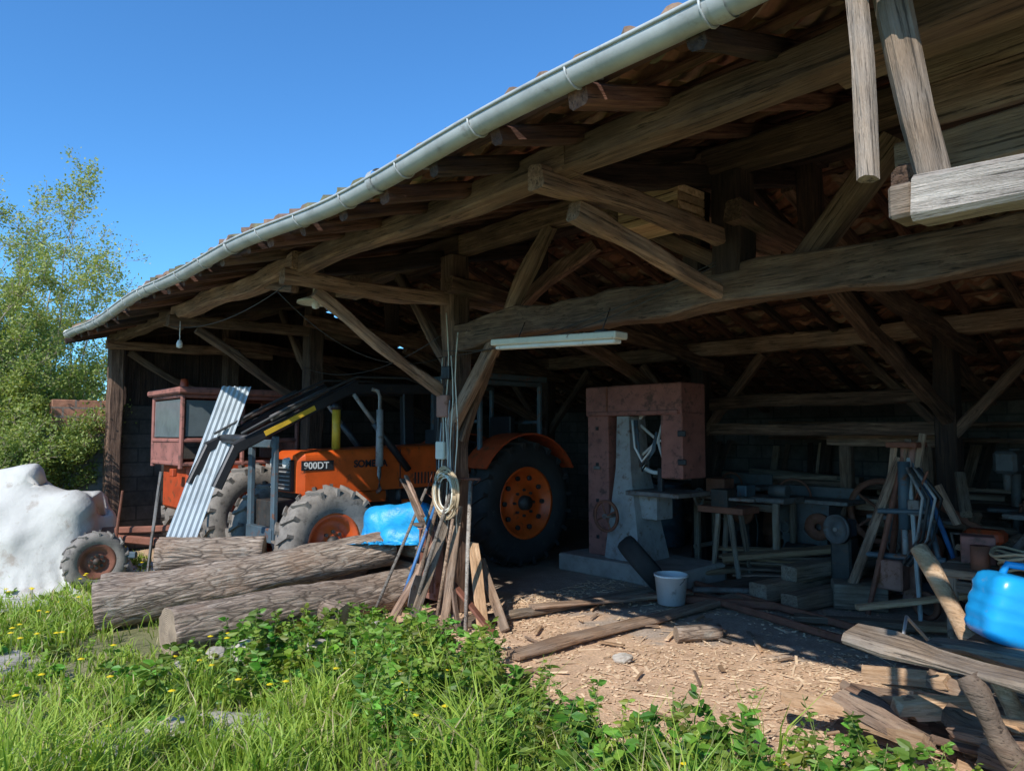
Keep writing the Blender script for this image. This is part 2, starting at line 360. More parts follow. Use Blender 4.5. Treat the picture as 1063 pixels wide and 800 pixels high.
# ------------------------------------------------------------------ barn
B=empty('timber_barn',(-5,6,0))
YE=1.86; 
def tz(Y): return 2.97+.30*(Y-1.9) if Y<=5.1 else 3.93-.35*(Y-5.1)
def sagx(x): return .035*math.sin(x*.9+1)+.02*math.sin(x*2.3)
XL,XR=-11.1,3.2
M_TILE=attrmat('roof_tiles',.95,0,14,.5,.3)
def tiles():
    vs=[];fs=[];cs=[]; dx=.025; nxx=int((XR-XL)/dx)
    for (ya,yb,sn) in [(YE,5.1,1),(10.35,5.1,-1)]:
        nc=int(abs(yb-ya)/.31); 
        for k in range(nc):
            y0=ya+sn*k*.31-sn*.07*(k>0); y1=ya+sn*(k+1)*.31
            if k==nc-1: y1=yb
            base=len(vs)
            rj=[(random.uniform(-.012,.012),random.uniform(-.02,.02),random.random()) for _ in range(nxx//8+3)]
            zz=-.012 if k==0 and sn>0 else 0
            for yy,zo,ed in ((y0,-.035 if k>0 else .0,1),(y0,.030,1),(y1,.0,0)):
                for i in range(nxx+1):
                    x=XL+i*dx; ti=i//8; ph=(i%8)/8*2*math.pi
                    w=.024*math.cos(ph); j=rj[ti]
                    y=yy+j[1]*(1 if ed else .3); vs.append((x,y,tz(y)+w+zo+j[0]+sagx(x)+(zz if ed else 0)))
                    b=j[2]; r=.75+.5*((b*7.3)%1)
                    if k==0 and sn>0: cc=(.26*r,.165*r,.11*r) if b<.6 else (.16*r,.15*r,.085*r)
                    else: cc=(.32*r,.145*r,.09*r) if b<.6 else ((.36*r,.235*r,.16*r) if b<.85 else (.14*r,.08*r,.058*r))
                    cs.append(cc)
            for q0 in (0,1):
                o=base+q0*(nxx+1)
                for i in range(nxx):
                    q=(o+i,o+i+1,o+nxx+1+i+1,o+nxx+1+i); fs.append(q if sn>0 else q[::-1])
    mk('roof_tiles',vs,fs,M_TILE,B,smooth=False,col=np.array(cs))
tiles()
lathe('ridge',[(-7.15,.11),(7.15,.11)],((XL+XR)/2,5.1,3.92),(1,0,0),M_ORD,B,12)
for y in list(np.arange(2.0,5.0,.31))+list(np.arange(5.3,10.3,.31)):
    s=random.uniform(-.01,.01); z=tz(y)-.06
    for a,b in ((XL,-7.6),(-7.6,-3.9),(-3.9,0),(0,XR)):
        beam('batten',(a,y+s,z+sagx(a)),(b,y-s,z+sagx(b)),.05,.03,M_RED,B,.004)
x=XL+.1
while x<XR:
    j=random.uniform(-.03,.03); w=random.uniform(.06,.09)
    beam('rafter_front',(x+j,YE-.0,tz(YE)-.115+sagx(x)),(x-j,5.1,tz(5.1)-.115+sagx(x)),w,.08,random.choice([M_OAK,M_RED,M_DARK]),B,.014)
    beam('rafter_back',(x-j,5.1,tz(5.1)-.12+sagx(x)),(x+j,10.2,tz(10.2)-.12+sagx(x)),w,.09,random.choice([M_OAK,M_RED,M_DARK]),B,.014)
    x+=random.uniform(.38,.50)
def longbeam(nm,y,z,w,h,mat,xs,jit=.02):
    for a,b in zip(xs[:-1],xs[1:]): beam(nm,(a-.12,y+random.uniform(-.015,.015),z),(b+.12,y+random.uniform(-.015,.015),z+random.uniform(-.012,.012)),w*random.uniform(.92,1.08),h,mat,B,jit)
XP=[-11,-8.1,-5.26,-2.4,.6,3.1]
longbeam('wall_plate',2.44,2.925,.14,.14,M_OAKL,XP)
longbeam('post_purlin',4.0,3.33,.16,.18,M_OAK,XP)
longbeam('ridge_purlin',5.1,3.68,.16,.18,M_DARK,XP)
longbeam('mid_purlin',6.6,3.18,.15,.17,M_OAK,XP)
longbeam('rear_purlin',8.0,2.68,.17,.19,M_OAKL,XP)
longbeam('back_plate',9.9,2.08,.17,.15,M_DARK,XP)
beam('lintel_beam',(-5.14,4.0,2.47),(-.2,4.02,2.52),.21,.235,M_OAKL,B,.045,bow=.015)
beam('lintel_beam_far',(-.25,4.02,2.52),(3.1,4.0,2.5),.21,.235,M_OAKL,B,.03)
for X0 in (-10.8,-8.1,-5.26,-2.4,.6):
    pb=0 if X0 not in(-2.4,) else 2.6
    beam('front_post',(X0,4,pb),(X0,4,3.24),.20,.20,M_OAK if X0!=-2.4 else M_DARK,B,.022)
    beam('outrigger_tie',(X0+.02,2.30,2.82),(X0,4.6,2.82),.10,.12,M_OAKL,B,.03)
    beam('outrigger_brace',(X0-.05,2.60,2.73),(X0-.03,3.95,1.92 if X0!=-2.4 else 2.5),.08,.095,M_OAKL,B,.03)
    beam('rear_post',(X0,8,0),(X0,8,2.58),.2,.2,M_DARK,B,.015)
    beam('inner_tie',(X0+.15,3.8,2.95),(X0+.15,8.2,2.46),.12,.14,M_OAK,B,.03,bow=.05)
    beam('principal',(X0-.13,2.7,2.97),(X0-.13,5.05,3.52),.11,.13,M_DARK,B,.02)
    beam('principal_back',(X0-.13,5.1,3.50),(X0-.13,9.9,2.0),.12,.16,M_OAK,B,.02)
    beam('king_strut',(X0,5.1,2.75),(X0,5.1,3.58),.15,.15,M_DARK,B,.02)
    beam('inner_brace',(X0+.02,5.3,2.76),(X0+.02,7.93,1.75),.11,.13,M_OAK,B,.025)
    if X0>-10:
        beam('long_brace',(X0-.05,4,2.2 if X0!=-2.4 else 2.7),(X0-.95,4,3.22),.09,.10,M_OAK,B,.02)
    beam('rear_long_brace',(X0+.05,8,1.6),(X0+.9,8,2.55),.09,.10,M_OAK,B,.02)
    beam('rear_long_brace',(X0-.05,8,1.6),(X0-.9,8,2.55),.09,.10,M_OAK,B,.02)
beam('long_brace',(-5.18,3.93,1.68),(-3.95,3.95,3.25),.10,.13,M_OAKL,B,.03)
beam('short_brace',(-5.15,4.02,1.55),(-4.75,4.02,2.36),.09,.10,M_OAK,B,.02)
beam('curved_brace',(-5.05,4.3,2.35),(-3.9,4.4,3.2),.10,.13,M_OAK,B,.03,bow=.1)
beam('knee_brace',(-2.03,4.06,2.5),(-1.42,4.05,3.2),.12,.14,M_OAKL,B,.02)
beam('queen_post_twin',(-2.66,4.03,2.6),(-2.66,4.03,3.2),.13,.14,M_DARK,B,.02)
for a in (-8.1,-5.26):
    beam('plate_knee',(a-.1,2.47,2.76),(a-.6,2.45,2.86),.07,.07,M_OAK,B,.01)
for i,z in enumerate((2.66,2.84,3.01)):
    beam('cladding_board',(-1.02+.06*i,2.92,z),(2.6,2.9,z+.02),.035,.165,M_TAN if i!=1 else M_OAKL,B,.014)
beam('cladding_board',(-1.15,2.72,2.98),(2.6,2.72,2.98),.16,.04,M_TAN,B,.01)
beam('weathered_beam',(-.635,2.0,2.195),(.9,1.95,2.12),.13,.115,M_GREY,B,.03)
beam('weathered_strut',(-.69,1.80,2.22),(-.775,1.93,2.93),.05,.04,M_GRB,B,.02,roll=.6)
beam('weathered_strut',(-.61,2.02,2.26),(-.715,2.06,2.92),.08,.06,M_GRB,B,.024,roll=.5)
box('beam_shoe',(-.675,2.0,2.20),(.06,.11,.09),M_GRB,B)
beam('stub_tie',(-.70,2.08,2.28),(-1.0,3.0,2.62),.09,.10,M_OAK,B,.015)
box('back_wall',((XL+XR)/2,10.1,1.03),(XR-XL,.2,2.12),M_BLOCK,B)
beam('wall_head',(XL,10.1,2.135),(XR,10.1,2.135),.2,.16,M_DARK,B,.005)
box('end_wall',(-11.08,6.25,1.0),(.2,7.5,2.0),M_BLOCK,B)
box('added_end_wall_right',(XR+.05,7,1.2),(.2,6,2.4),M_BLOCK,B)  # end wall out of view, added to keep the barn interior dark
for XX,y0,zb in ((-11.06,2.5,1.95),(XR+.05,4.1,2.38)):
    for i,y in enumerate(np.arange(y0,10.2,.2)):
        beam('gable_board',(XX+.012*(i%2),y,zb),(XX+.012*(i%2),y,max(tz(y)-.07,zb+.1)),.025,.215,M_DARK,B,.003)
beam('corner_post',(-10.85,2.44,0),(-10.85,2.44,2.84),.18,.18,M_OAK,B,.015)
# gutter
gp=[]
for i in range(13):
    a=math.pi+i/12*math.pi; gp.append((.056*math.cos(a),.056*math.sin(a)))
gp2=[(c_*.93,s_*.93+.002) for c_,s_ in gp[::-1]]
def gwob(x): return .010*mn.noise(V((x*.7,3,1)))
prof=gp+gp2; vs=[];fs=[];ng=90;n=len(prof)
for i in range(ng+1):
    x=XL+.45+(XR-XL-.45)*i/ng
    for (c_,s_) in prof: vs.append((x,YE-.03+c_+gwob(x+9),2.90+s_+sagx(x)*.8+gwob(x)))
for i in range(ng):
    for j in range(n):
        k=(j+1)%n; fs.append((i*n+j,(i+1)*n+j,(i+1)*n+k,i*n+k))
GU=empty('rain_gutter',(-5,YE,2.9))
mk('trough',vs,fs,M_GALV,GU,smooth=True)
for xx in (XL+.45,XR): lathe('end_cap',[(-.002,0),(-.002,.058),(.002,.058),(.002,0)],(xx,YE-.03,2.90+sagx(xx)*.8),(1,0,0),M_GALV,GU,20)
tube('bead',[(XL+.45+(XR-XL-.45)*i/ng,YE-.088+gwob(XL+.45+(XR-XL-.45)*i/ng+9),2.903+sagx(XL+.45+(XR-XL-.45)*i/ng)*.8+gwob(XL+.45+(XR-XL-.45)*i/ng)) for i in range(ng+1)],.008,M_GALV,GU)
x=XL+.6
while x<XR:
    w_=gwob(x); v_=gwob(x+9)
    tube('bracket',[(x,YE-.03+v_+.060*math.cos(a),2.9+w_+sagx(x)*.8+.060*math.sin(a)) for a in np.linspace(math.pi,2*math.pi,10)]+[(x,YE+.12,2.93+sagx(x))],.005,M_GALV,GU,5); 
    x+=.55
for xx in(-9,-7,-5,-3.05,-1.1): lathe('joint',[(-.025,.06),(.025,.06)],(xx,YE-.03+gwob(xx+9),2.9+sagx(xx)*.8-.002+gwob(xx)),(1,0,0),M_GALV,GU,24)
BW=empty('boundary_wall',(-11.3,1.2,0))
box('block_base',(-11.3,2.12,.8),(.2,.85,1.6),M_BLOCKO,BW)
box('brick_top',(-11.3,2.15,1.83),(.2,.75,.46),M_BRICK,BW)
# ------------------------------------------------------------------ logs
def log(name,p1,p2,r1,r2,seed,knots=3):
    P=empty(name,V(p1)); M,L=frame(p1,p2); n=int(L/.04); seg=48; vs=[];fs=[];mi=[]
    for i in range(n+1):
        t=i/n;x=(t-.5)*L;r=r1+(r2-r1)*t
        oy=.06*mn.noise(V((x*.8,seed,0)));oz=.03*mn.noise(V((x*.8,seed,5)))
        for j in range(seg):
            a=j/seg*2*math.pi
            q=1+.14*mn.noise(V((x*1.3,math.cos(a)*1.2+seed,math.sin(a)*1.2)))+.08*mn.noise(V((x*5,math.cos(a)*5+seed,math.sin(a)*5)))+.05*mn.noise(V((x*8,math.cos(a)*12+seed,math.sin(a)*12)))
            vs.append((x,r*q*math.cos(a)+oy,r*q*math.sin(a)+oz))
    for i in range(n):
        for j in range(seg):
            k=(j+1)%seg;fs.append((i*seg+j,i*seg+k,(i+1)*seg+k,(i+1)*seg+j));mi.append(0)
    for e in (0,n):
        cI=len(vs);vs.append(((e/n-.5)*L,0,0))
        for j in range(seg):
            k=(j+1)%seg; fs.append((cI,e*seg+k,e*seg+j) if e==0 else (cI,e*seg+j,e*seg+k)); mi.append(1)
    o=mk('trunk',vs,fs,[M_BARK,M_END],P,M,mi=mi)
    o.data.polygons.foreach_set('use_smooth',[m==0 for m in mi])
log('log',(-6.62,1.40,.2),(-5.98,3.8,.50),.19,.16,1)
log('log',(-5.62,1.66,.165),(-5.72,3.82,.17),.18,.165,12)
log('log',(-7.14,1.55,.18),(-6.85,2.75,.18),.18,.17,23)
log('log',(-7.1,2.0,.50),(-6.62,2.8,.48),.15,.15,34)
log('log',(-5.98,2.75,.15),(-5.3,2.95,.12),.1,.09,44)
# ------------------------------------------------------------------ wheels / tractor
def wheel(P,c,R,w,rr,tm,rm,nl=22,out=1,lug=.035):
    c=V(c); h=w/2
    lathe('tyre',[(-h*.75,rr),(-h*.98,rr+(R-rr)*.25),(-h,rr+(R-rr)*.6),(-h*.85,R-.03),(-h*.5,R-.012),(0,R-.005),(h*.5,R-.012),(h*.85,R-.03),(h,rr+(R-rr)*.6),(h*.98,rr+(R-rr)*.25),(h*.75,rr)],c,(1,0,0),tm,P,48)
    vs=[];fs=[]
    for i in range(nl):
        for sg in(-1,1):
            a=(i+(.5 if sg>0 else 0))/nl*2*math.pi
            ring=[]
            for (ax,da,ra) in ((.02,.12,R-.02),(.02,.12,R+lug),(h*.95,-.04,R-.09),(h*1.0,-.04,R-.015+lug*.3)):
                for d in(-.033,.033):
                    an=a+da+d; ring.append((sg*ax,ra*math.cos(an),ra*math.sin(an)))
            b=len(vs);vs+=ring; q=[(0,1,3,2),(4,6,7,5),(0,2,6,4),(1,5,7,3),(2,3,7,6),(0,4,5,1)]
            fs+=[tuple(b+k for k in f) for f in q]
    M=Matrix.Translation(c); mk('tyre_lugs',vs,fs,tm,P,M)
    o=out
    lathe('rim',[(o*h*.72,rr+.015),(o*h*.80,rr+.02),(o*h*.78,rr-.02),(o*h*.35,rr-.05),(o*h*.25,rr*.55),(o*h*.45,rr*.45),(o*h*.5,rr*.3),(o*h*.5,0.001)],c,(1,0,0),rm,P,40)
    lathe('rim_back',[(-o*h*.72,rr+.012),(-o*h*.3,rr-.04),(o*h*.2,rr-.05)],c,(1,0,0),rm,P,32)
    lathe('hub',[(o*h*.5,rr*.22),(o*h*.85,rr*.2),(o*h*.9,.001)],c,(1,0,0),M_ENG,P,20)
    for i in range(8):
        a=i/8*2*math.pi; q=c+V((0,rr*.37*math.cos(a),rr*.37*math.sin(a)))
        cyl('bolt',q+V((o*h*.42,0,0)),q+V((o*h*.62,0,0)),.018,.018,M_ENG,P,6,False)
def hoodsec(y,cx,hw,z0,z1,r=.07):
    pts=[]
    for (sx,a0) in((1,0),(-1,90)):
        for k in range(5):
            a=math.radians(a0+k*22.5); ccx=cx+sx*(hw-r)
            pts.append((ccx+r*math.cos(a),y,z1-r+r*math.sin(a)))
    pts+= [(cx-hw,y,z0),(cx+hw,y,z0)]
    return pts
T=empty('orange_tractor',(-7.15,4.6,0)); cx=-7.15
wheel(T,(-6.56,5.97,.76),.745,.42,.42,M_TYRE,M_ORNG,20)
wheel(T,(-7.74,5.97,.76),.745,.42,.42,M_TYRE,M_ORNG,20,-1)
for k in range(10):
    a=k/10*6.283; cyl('rim_slot',(-6.47,5.97+.31*math.cos(a),.76+.31*math.sin(a)),(-6.44,5.97+.31*math.cos(a),.76+.31*math.sin(a)),.03,.03,M_ENG,T,10)
wheel(T,(-6.55,3.42,.54),.525,.32,.27,M_TYRED,M_ORNG,18)
wheel(T,(-7.75,3.42,.54),.525,.32,.27,M_TYRED,M_ORNG,18,-1)
loft('hood',[hoodsec(3.22,cx,.29,1.0,1.38),hoodsec(3.30,cx,.315,.98,1.42),hoodsec(4.4,cx,.33,.99,1.455),hoodsec(5.12,cx,.35,1.0,1.48)],M_ORNG,T)
box('hood_seam',(cx+.336,4.42,1.22),(.006,.012,.42),M_BLK,T,ch=.001)
box('lower_side_panel',(cx+.30,3.75,.92),(.05,1.0,.12),M_ORNG,T)
box('front_grille',(cx,3.20,1.17),(.46,.05,.32),M_BLK,T)
for i in range(7): box('grille_bar',(cx,3.17,1.04+i*.042),(.44,.015,.012),M_CAST,T,ch=.002)
for sx in(-1,1): lathe('headlamp',[(0,.001),(.02,.05),(-.03,.06)],(cx+sx*.15,3.165,1.3),(0,-1,0),M_WHITE,T,16)
for i in range(9): box('vent_slot',(cx+.340,4.62+i*.045,1.10),(.008,.018,.13),M_BLK,T,ch=.001)
box('decal_strip',(cx+.322,3.43,1.275),(.006,.36,.10),M_BLK,T,ch=.001)
def text(s,loc,size,mat,P,off=0):
    cu=bpy.data.curves.new('lettering','FONT'); cu.body=s; cu.size=size; cu.extrude=.0015; cu.offset=off
    o=bpy.data.objects.new('lettering',cu); COL.objects.link(o); cu.materials.append(mat); o.parent=P; o.matrix_parent_inverse=Matrix.Translation(-V(P.location))
    o.rotation_euler=(math.pi/2,0,math.pi/2); o.location=loc
text('900DT',(cx+.328,3.275,1.242),.098,M_WHITE,T,.001)
text('SOMECA',(cx+.334,3.84,1.245),.105,M_BLK,T,.003)
box('engine_block',(cx,4.3,.78),(.38,1.5,.42),M_ENG,T)
box('gearbox',(cx,5.5,.72),(.42,1.1,.5),M_ENG,T)
for i in range(4): cyl('injector',(cx+.2,3.95+i*.18,.85),(cx+.2,3.95+i*.18,.98),.03,.03,M_STEEL,T,10)
cyl('oil_filter',(cx+.27,4.55,.62),(cx+.27,4.55,.86),.055,.055,M_ORNG,T,14)
cyl('front_axle',(cx-.5,3.42,.55),(cx+.5,3.42,.55),.08,.08,M_ENG,T)
cyl('rear_axle',(cx-.5,5.97,.76),(cx+.5,5.97,.76),.12,.12,M_ENG,T)
box('front_bolster',(cx,3.2,.72),(.5,.35,.4),M_ENG,T)
box('front_guard',(-6.84,2.98,1.05),(.08,.05,1.05),M_BLUEG,T); box('front_guard',(-7.42,2.98,1.05),(.09,.05,1.05),M_BLUEG,T)
box('guard_bar',(-7.12,2.97,.6),(.62,.07,.14),M_BLUEG,T); box('guard_bar',(-7.12,2.97,1.5),(.62,.05,.08),M_BLUEG,T)
for sx in(.36,-.36):
    X=cx+sx
    beam('loader_arm',(X,4.95,2.12),(X,3.75,2.08),.08,.11,M_BLK,T,.002)
    beam('loader_arm',(X,3.85,2.12),(X,2.55,1.46),.08,.11,M_BLK,T,.002)
    beam('loader_arm',(X,2.58,1.50),(X,2.40,1.1),.07,.09,M_BLK,T,.002)
    cyl('loader_cylinder',(X+.02,4.5,1.2),(X+.02,4.05,1.72),.04,.04,M_BLK,T,14)
    cyl('loader_rod',(X+.02,4.05,1.72),(X+.02,3.8,2.02),.022,.022,M_CAST,T,10)
    beam('loader_pillar',(X,5.0,.9),(X,4.95,2.2),.10,.16,M_BLK,T,.002)
    cyl('tilt_cylinder',(X+.01,3.5,2.06),(X+.01,2.9,1.75),.03,.03,M_STEEL,T,12)
    tube('hose',[(X+.06,4.9,2.1),(X+.09,4.4,2.22),(X+.07,3.8,2.2),(X+.07,3.1,1.88),(X+.05,2.6,1.6)],.013,M_CABB,T)
M,L=frame((cx+.405,3.35,1.865),(cx+.405,2.83,1.60)); 
box('arm_label',(0,0,0),(L,.004,.05),M_YEL,T).matrix_basis=M
cyl('loader_cross_tube',(cx-.36,2.7,1.55),(cx+.36,2.7,1.55),.045,.045,M_BLK,T,14)
cyl('exhaust_silencer',(cx+.42,4.10,1.25),(cx+.42,4.10,1.86),.042,.038,M_CAST,T,14)
tube('exhaust_pipe',[(cx+.28,4.15,.95),(cx+.40,4.12,1.0),(cx+.42,4.10,1.15),(cx+.42,4.10,2.0),(cx+.42,4.07,2.06),(cx+.42,4.0,2.08)],.022,M_CAST,T)
cyl('air_precleaner',(cx+.1,3.75,1.42),(cx+.1,3.75,1.86),.045,.045,M_YEL,T,16)
cyl('precleaner_cap',(cx+.1,3.75,1.86),(cx+.1,3.75,1.93),.06,.05,M_BLK,T,16)
for sx in(.6,-.6):
    vs=[];fs=[]
    for i in range(15):
        a=math.radians(15+i*8.5); 
        for (xx,rr) in((.24,.85),(-.2,.85),(-.2,.83),(.24,.83)):
            vs.append((cx+sx+xx*(1 if sx>0 else -1),5.97+rr*math.cos(a+.25)*1.0,.76+rr*math.sin(a+.25)))
    for i in range(14):
        for j in range(4):
            k=(j+1)%4; fs.append((i*4+j,i*4+k,(i+1)*4+k,(i+1)*4+j))
    fs+= [(3,2,1,0),(56,57,58,59)]
    mk('fender',vs,fs,M_ORD,T)
box('dashboard',(cx,5.2,1.5),(.4,.15,.3),M_BLK,T)
tube('steering_wheel',[(cx+.2*math.cos(a),5.42+.17*math.sin(a),1.72+.08*math.sin(a)) for a in np.linspace(0,2*math.pi,22)],.014,M_BLK,T)
cyl('steering_column',(cx,5.22,1.5),(cx,5.42,1.72),.02,.02,M_BLK,T,8)
box('seat',(cx,6.0,1.35),(.45,.42,.1),M_BLK,T); box('seat_back',(cx,6.22,1.6),(.42,.08,.45),M_BLK,T)
for sx in(-.48,.48):
    for y in(5.45,6.45): beam('cab_post',(cx+sx,y,1.2),(cx+sx,y,2.24),.06,.06,M_BLUEG,T,.001)
    beam('cab_rail',(cx+sx,5.45,2.23),(cx+sx,6.45,2.23),.06,.06,M_BLUEG,T,.001)
box('cab_roof',(cx,5.95,2.30),(1.1,1.15,.07),M_BLUEG,T)
for y in(5.45,6.45): beam('cab_rail',(cx-.48,y,1.75),(cx+.48,y,1.75),.04,.04,M_BLUEG,T,.001)
# ------------------------------------------------------------------ second tractor with rusty cab
T2=empty('old_cab_tractor',(-9.2,3.7,0)); c2=-9.2
wheel(T2,(c2+.72,3.45,.62),.6,.34,.33,M_TYRED,M_ORD,18)
wheel(T2,(c2-.7,3.45,.62),.6,.34,.33,M_TYRED,M_ORD,18,-1)
wheel(T2,(c2+.55,5.3,.4),.38,.2,.2,M_TYRED,M_ORD,14); wheel(T2,(c2-.55,5.3,.4),.38,.2,.2,M_TYRED,M_ORD,14,-1)
loft('hood',[hoodsec(4.3,c2,.3,.9,1.4),hoodsec(5.6,c2,.28,.9,1.36)],M_ORD,T2)
box('body',(c2,3.4,.98),(.95,1.3,.6),M_ORD,T2,ch=.04); box('transmission',(c2,4.2,.6),(.4,2.2,.45),M_ENG,T2)
cyl('axle',(c2-.7,3.45,.62),(c2+.7,3.45,.62),.08,.08,M_ENG,T2)
for sx in(-.55,.55):
    for y in(2.65,3.35,4.05): beam('cab_post',(c2+sx,y,1.2),(c2+sx,y,2.05),.05,.05,M_BROWN,T2,.003)
    for z in (1.25,1.52,2.04): beam('cab_rail',(c2+sx,2.65,z),(c2+sx,4.05,z),.045,.05,M_BROWN,T2,.003)
    box('side_pane',(c2+sx,3.0,1.78),(.008,.62,.42),M_GLASS,T2,ch=.001)
for y in(2.65,4.05):
    for z in (1.25,1.52,2.04): beam('cab_rail',(c2-.55,y,z),(c2+.55,y,z),.045,.05,M_BROWN,T2,.003)
    box('cab_panel',(c2,y,1.38),(1.05,.015,.24),M_BROWN,T2,ch=.002)
box('rear_pane',(c2,2.65,1.78),(1.0,.008,.44),M_GLASS,T2,ch=.001)
box('cab_roof',(c2,3.35,2.10),(1.25,1.55,.08),M_BROWN,T2,ch=.03)
lathe('beacon',[(0,.05),(.06,.05),(.12,.04),(.13,.001)],(c2+.1,2.8,2.14),(0,0,1),M_ORD,T2,14)
box('tail_lamp',(c2+.38,2.62,1.15),(.12,.05,.09),M_ORD,T2)
# ------------------------------------------------------------------ tarp covered machine
TM=empty('tarp_covered_trailer',(-9.0,1.4,0))
cloth('tarp',(-9.28,1.08,1.52),(3.7,2.9),(124,98),math.radians(48),[((-9.9,.45,.88),(-9.1,1.25,1.12),.15),((-9.1,1.2,1.14),(-8.62,1.72,1.24),.12),((-10.2,.7,.45),(-9.0,1.9,.6),.2),((-9.7,.2,.35),(-8.8,1.15,.5),.18),((-9.9,.3,.2),(-8.9,1.3,.25),.22),((-8.62,1.72,1.24),(-8.32,2.08,1.04),.09),((-9.3,1.5,.8),(-8.6,2.1,.85),.14),((-9.4,.6,.6),(-9.0,1.0,.75),.16),((-9.1,1.2,.7),(-8.7,1.6,.8),.2),((-9.7,.7,.5),(-9.3,1.1,.6),.2)],M_TARP,TM,seed=3,steps=190,comp=.95,rnd=.03,crum=.006,bend=.12)
wheel(TM,(-8.3,1.75,.31),.3,.16,.17,M_TYRED,M_RUST,14,lug=.012)
beam('drawbar',(-8.7,1.9,.5),(-8.15,2.35,.45),.06,.08,M_RUST,TM); beam('frame_leg',(-8.2,2.2,.0),(-8.15,2.3,1.2),.03,.03,M_STEEL,TM)
beam('frame_rail',(-8.9,1.75,.55),(-8.1,2.5,.6),.05,.07,M_RUST,TM); beam('frame_rail',(-8.7,1.6,.35),(-8.2,2.1,.35),.05,.07,M_BLUEG,TM)
beam('frame_leg',(-8.45,1.95,.5),(-8.4,2.0,1.0),.03,.03,M_RUST,TM)
def corr(name,p0,p1,wv,mat):
    p0,p1,wv=V(p0),V(p1),V(wv); nrm=(p1-p0).cross(wv).normalized(); vs=[];fs=[];nu,nv=8,56
    for i in range(nu+1):
        for j in range(nv+1):
            s=j/nv; vs.append(p0.lerp(p1,i/nu)+wv*(s-.5)+nrm*(.010*math.cos(s*2*math.pi*5.5)+.02*(i/nu)*(s-.5)))
    for i in range(nu):
        for j in range(nv): a=i*(nv+1)+j; fs.append((a,a+1,a+nv+2,a+nv+1))
    return mk(name,vs,fs,mat,smooth=True)
corr('corrugated_sheet',(-7.30,2.16,.30),(-7.58,2.86,2.10),(.21,.23,.0),M_ZINC)
# ------------------------------------------------------------------ items at the post
CR=empty('lumber_crate',(-5.6,4.2,0))
for z in(.12,.3,.48,.64): 
    box('slat',(-5.95,3.93,z),(.5,.03,.13),M_TAN,CR); box('slat',(-5.68,4.15,z),(.03,.45,.13),M_TAN,CR)
box('lid',(-5.95,4.16,.73),(.6,.5,.03),M_TAN,CR); box('body',(-5.95,4.2,.36),(.48,.4,.66),M_DARK,CR)
cloth('blue_tarp_bundle',(-6.06,3.94,1.08),(1.35,1.15),(84,70),math.radians(45),[((-6.26,3.80,.74),(-5.92,4.1,.78),.13),((-6.3,3.95,.62),(-6.0,4.2,.64),.17),((-5.94,3.80,.60),(-5.76,3.95,.58),.13)],M_BTARP,seed=5,floor=.56,steps=140,comp=.68,rnd=.06,crum=.008,bend=.10)
BX=empty('tool_cabinet',(-5.55,4.1,0))
box('case',(-5.42,3.92,.42),(.26,.22,.62),M_PINK,BX); box('shelf',(-5.42,3.79,.55),(.28,.04,.03),M_STEEL,BX)
for z in (.25,.45,.65): box('drawer_front',(-5.42,3.805,z),(.22,.012,.15),M_RUST,BX,ch=.003)
def tool(nm,b,t,r,mat,head=None):
    P=empty(nm,V(b)); tube('handle',[V(b),V(b).lerp(V(t),.5)+V((random.uniform(-.01,.01),0,.0)),V(t)],r,mat,P)
    d=(V(t)-V(b)).normalized()
    if head=='spade':
        M,_=frame(V(b),V(b)+d*.28); 
        vs=[(-.14,0,-.09),(-.14,0,.09),(.0,.01,.11),(.12,.02,.09),(.14,.02,0),(.12,.02,-.09),(.0,.01,-.11)]; 
        vs=vs+[(x,y+.006,z) for x,y,z in vs]; n=7; fs=[tuple(range(n)),tuple(range(2*n-1,n-1,-1))]+[(i,(i+1)%n,n+(i+1)%n,n+i) for i in range(n)]
        mk('blade',vs,fs,M_STEEL,P,M)
    if head=='rake':
        e=V(t); beam('rake_bar',e-V((.17,.1,0)),e+V((.17,.1,0)),.025,.02,M_RUST,P,.001)
        for i in range(9):
            q=e+V((.17,.1,0))*(i/4-1); cyl('tine',q,q+V((.02,-.05,-.03)),.004,.002,M_RUST,P,5)
    if head=='fork':
        for i in range(-2,3):
            o=V((.035*i,.03*i,0)); tube('tine',[V(t),V(t)+o+d*.06,V(t)+o+d*.27],.005,M_RUST,P,5)
tool('shovel',(-5.12,3.42,.02),(-5.25,3.88,1.2),.017,M_TAN,None)
tool('garden_fork',(-5.38,3.5,.02),(-5.38,3.86,1.0),.016,M_GRB,'fork')
tool('rake',(-4.85,3.5,.02),(-5.08,3.92,1.2),.015,M_TAN,'rake')
tool('spade',(-4.98,3.38,.16),(-5.12,3.86,1.1),.017,M_GREY,'spade')
tool('hoe',(-5.24,3.35,.02),(-5.3,3.86,1.05),.015,M_BLUE,None)
tool('pole',(-4.6,3.62,.02),(-5.02,4.0,1.2),.018,M_GREY,None)
tool('pole',(-5.5,3.3,.02),(-5.42,3.8,1.1),.014,M_GREY,None)
LB=empty('leaning_boards',(-5,3.7,0))
for b,t,w,m in [((-4.50,3.72,.03),(-5.1,4.1,.62),.10,M_FRESH),((-4.40,3.85,.03),(-5.1,4.2,.45),.08,M_TAN),((-4.75,3.5,.03),(-5.1,3.95,.95),.07,M_TAN),((-4.9,3.3,.03),(-5.2,3.85,.8),.08,M_GRB),((-5.15,3.25,.03),(-5.25,3.8,.65),.09,M_OAKL),((-5.05,3.5,.86),(-5.9,3.85,1.15),.06,M_TAN),((-5.1,3.55,.9),(-5.75,3.8,1.2),.04,M_OAKL),((-4.35,3.7,.03),(-5.0,3.75,.35),.07,M_RUST),((-4.6,3.55,.03),(-5.05,3.8,.5),.06,M_OAKL)]:
    beam('board',b,t,w,.022,m,LB,.012,roll=random.uniform(-.5,.9))
CC=empty('cable_coil',(-5.2,3.84,1.12))
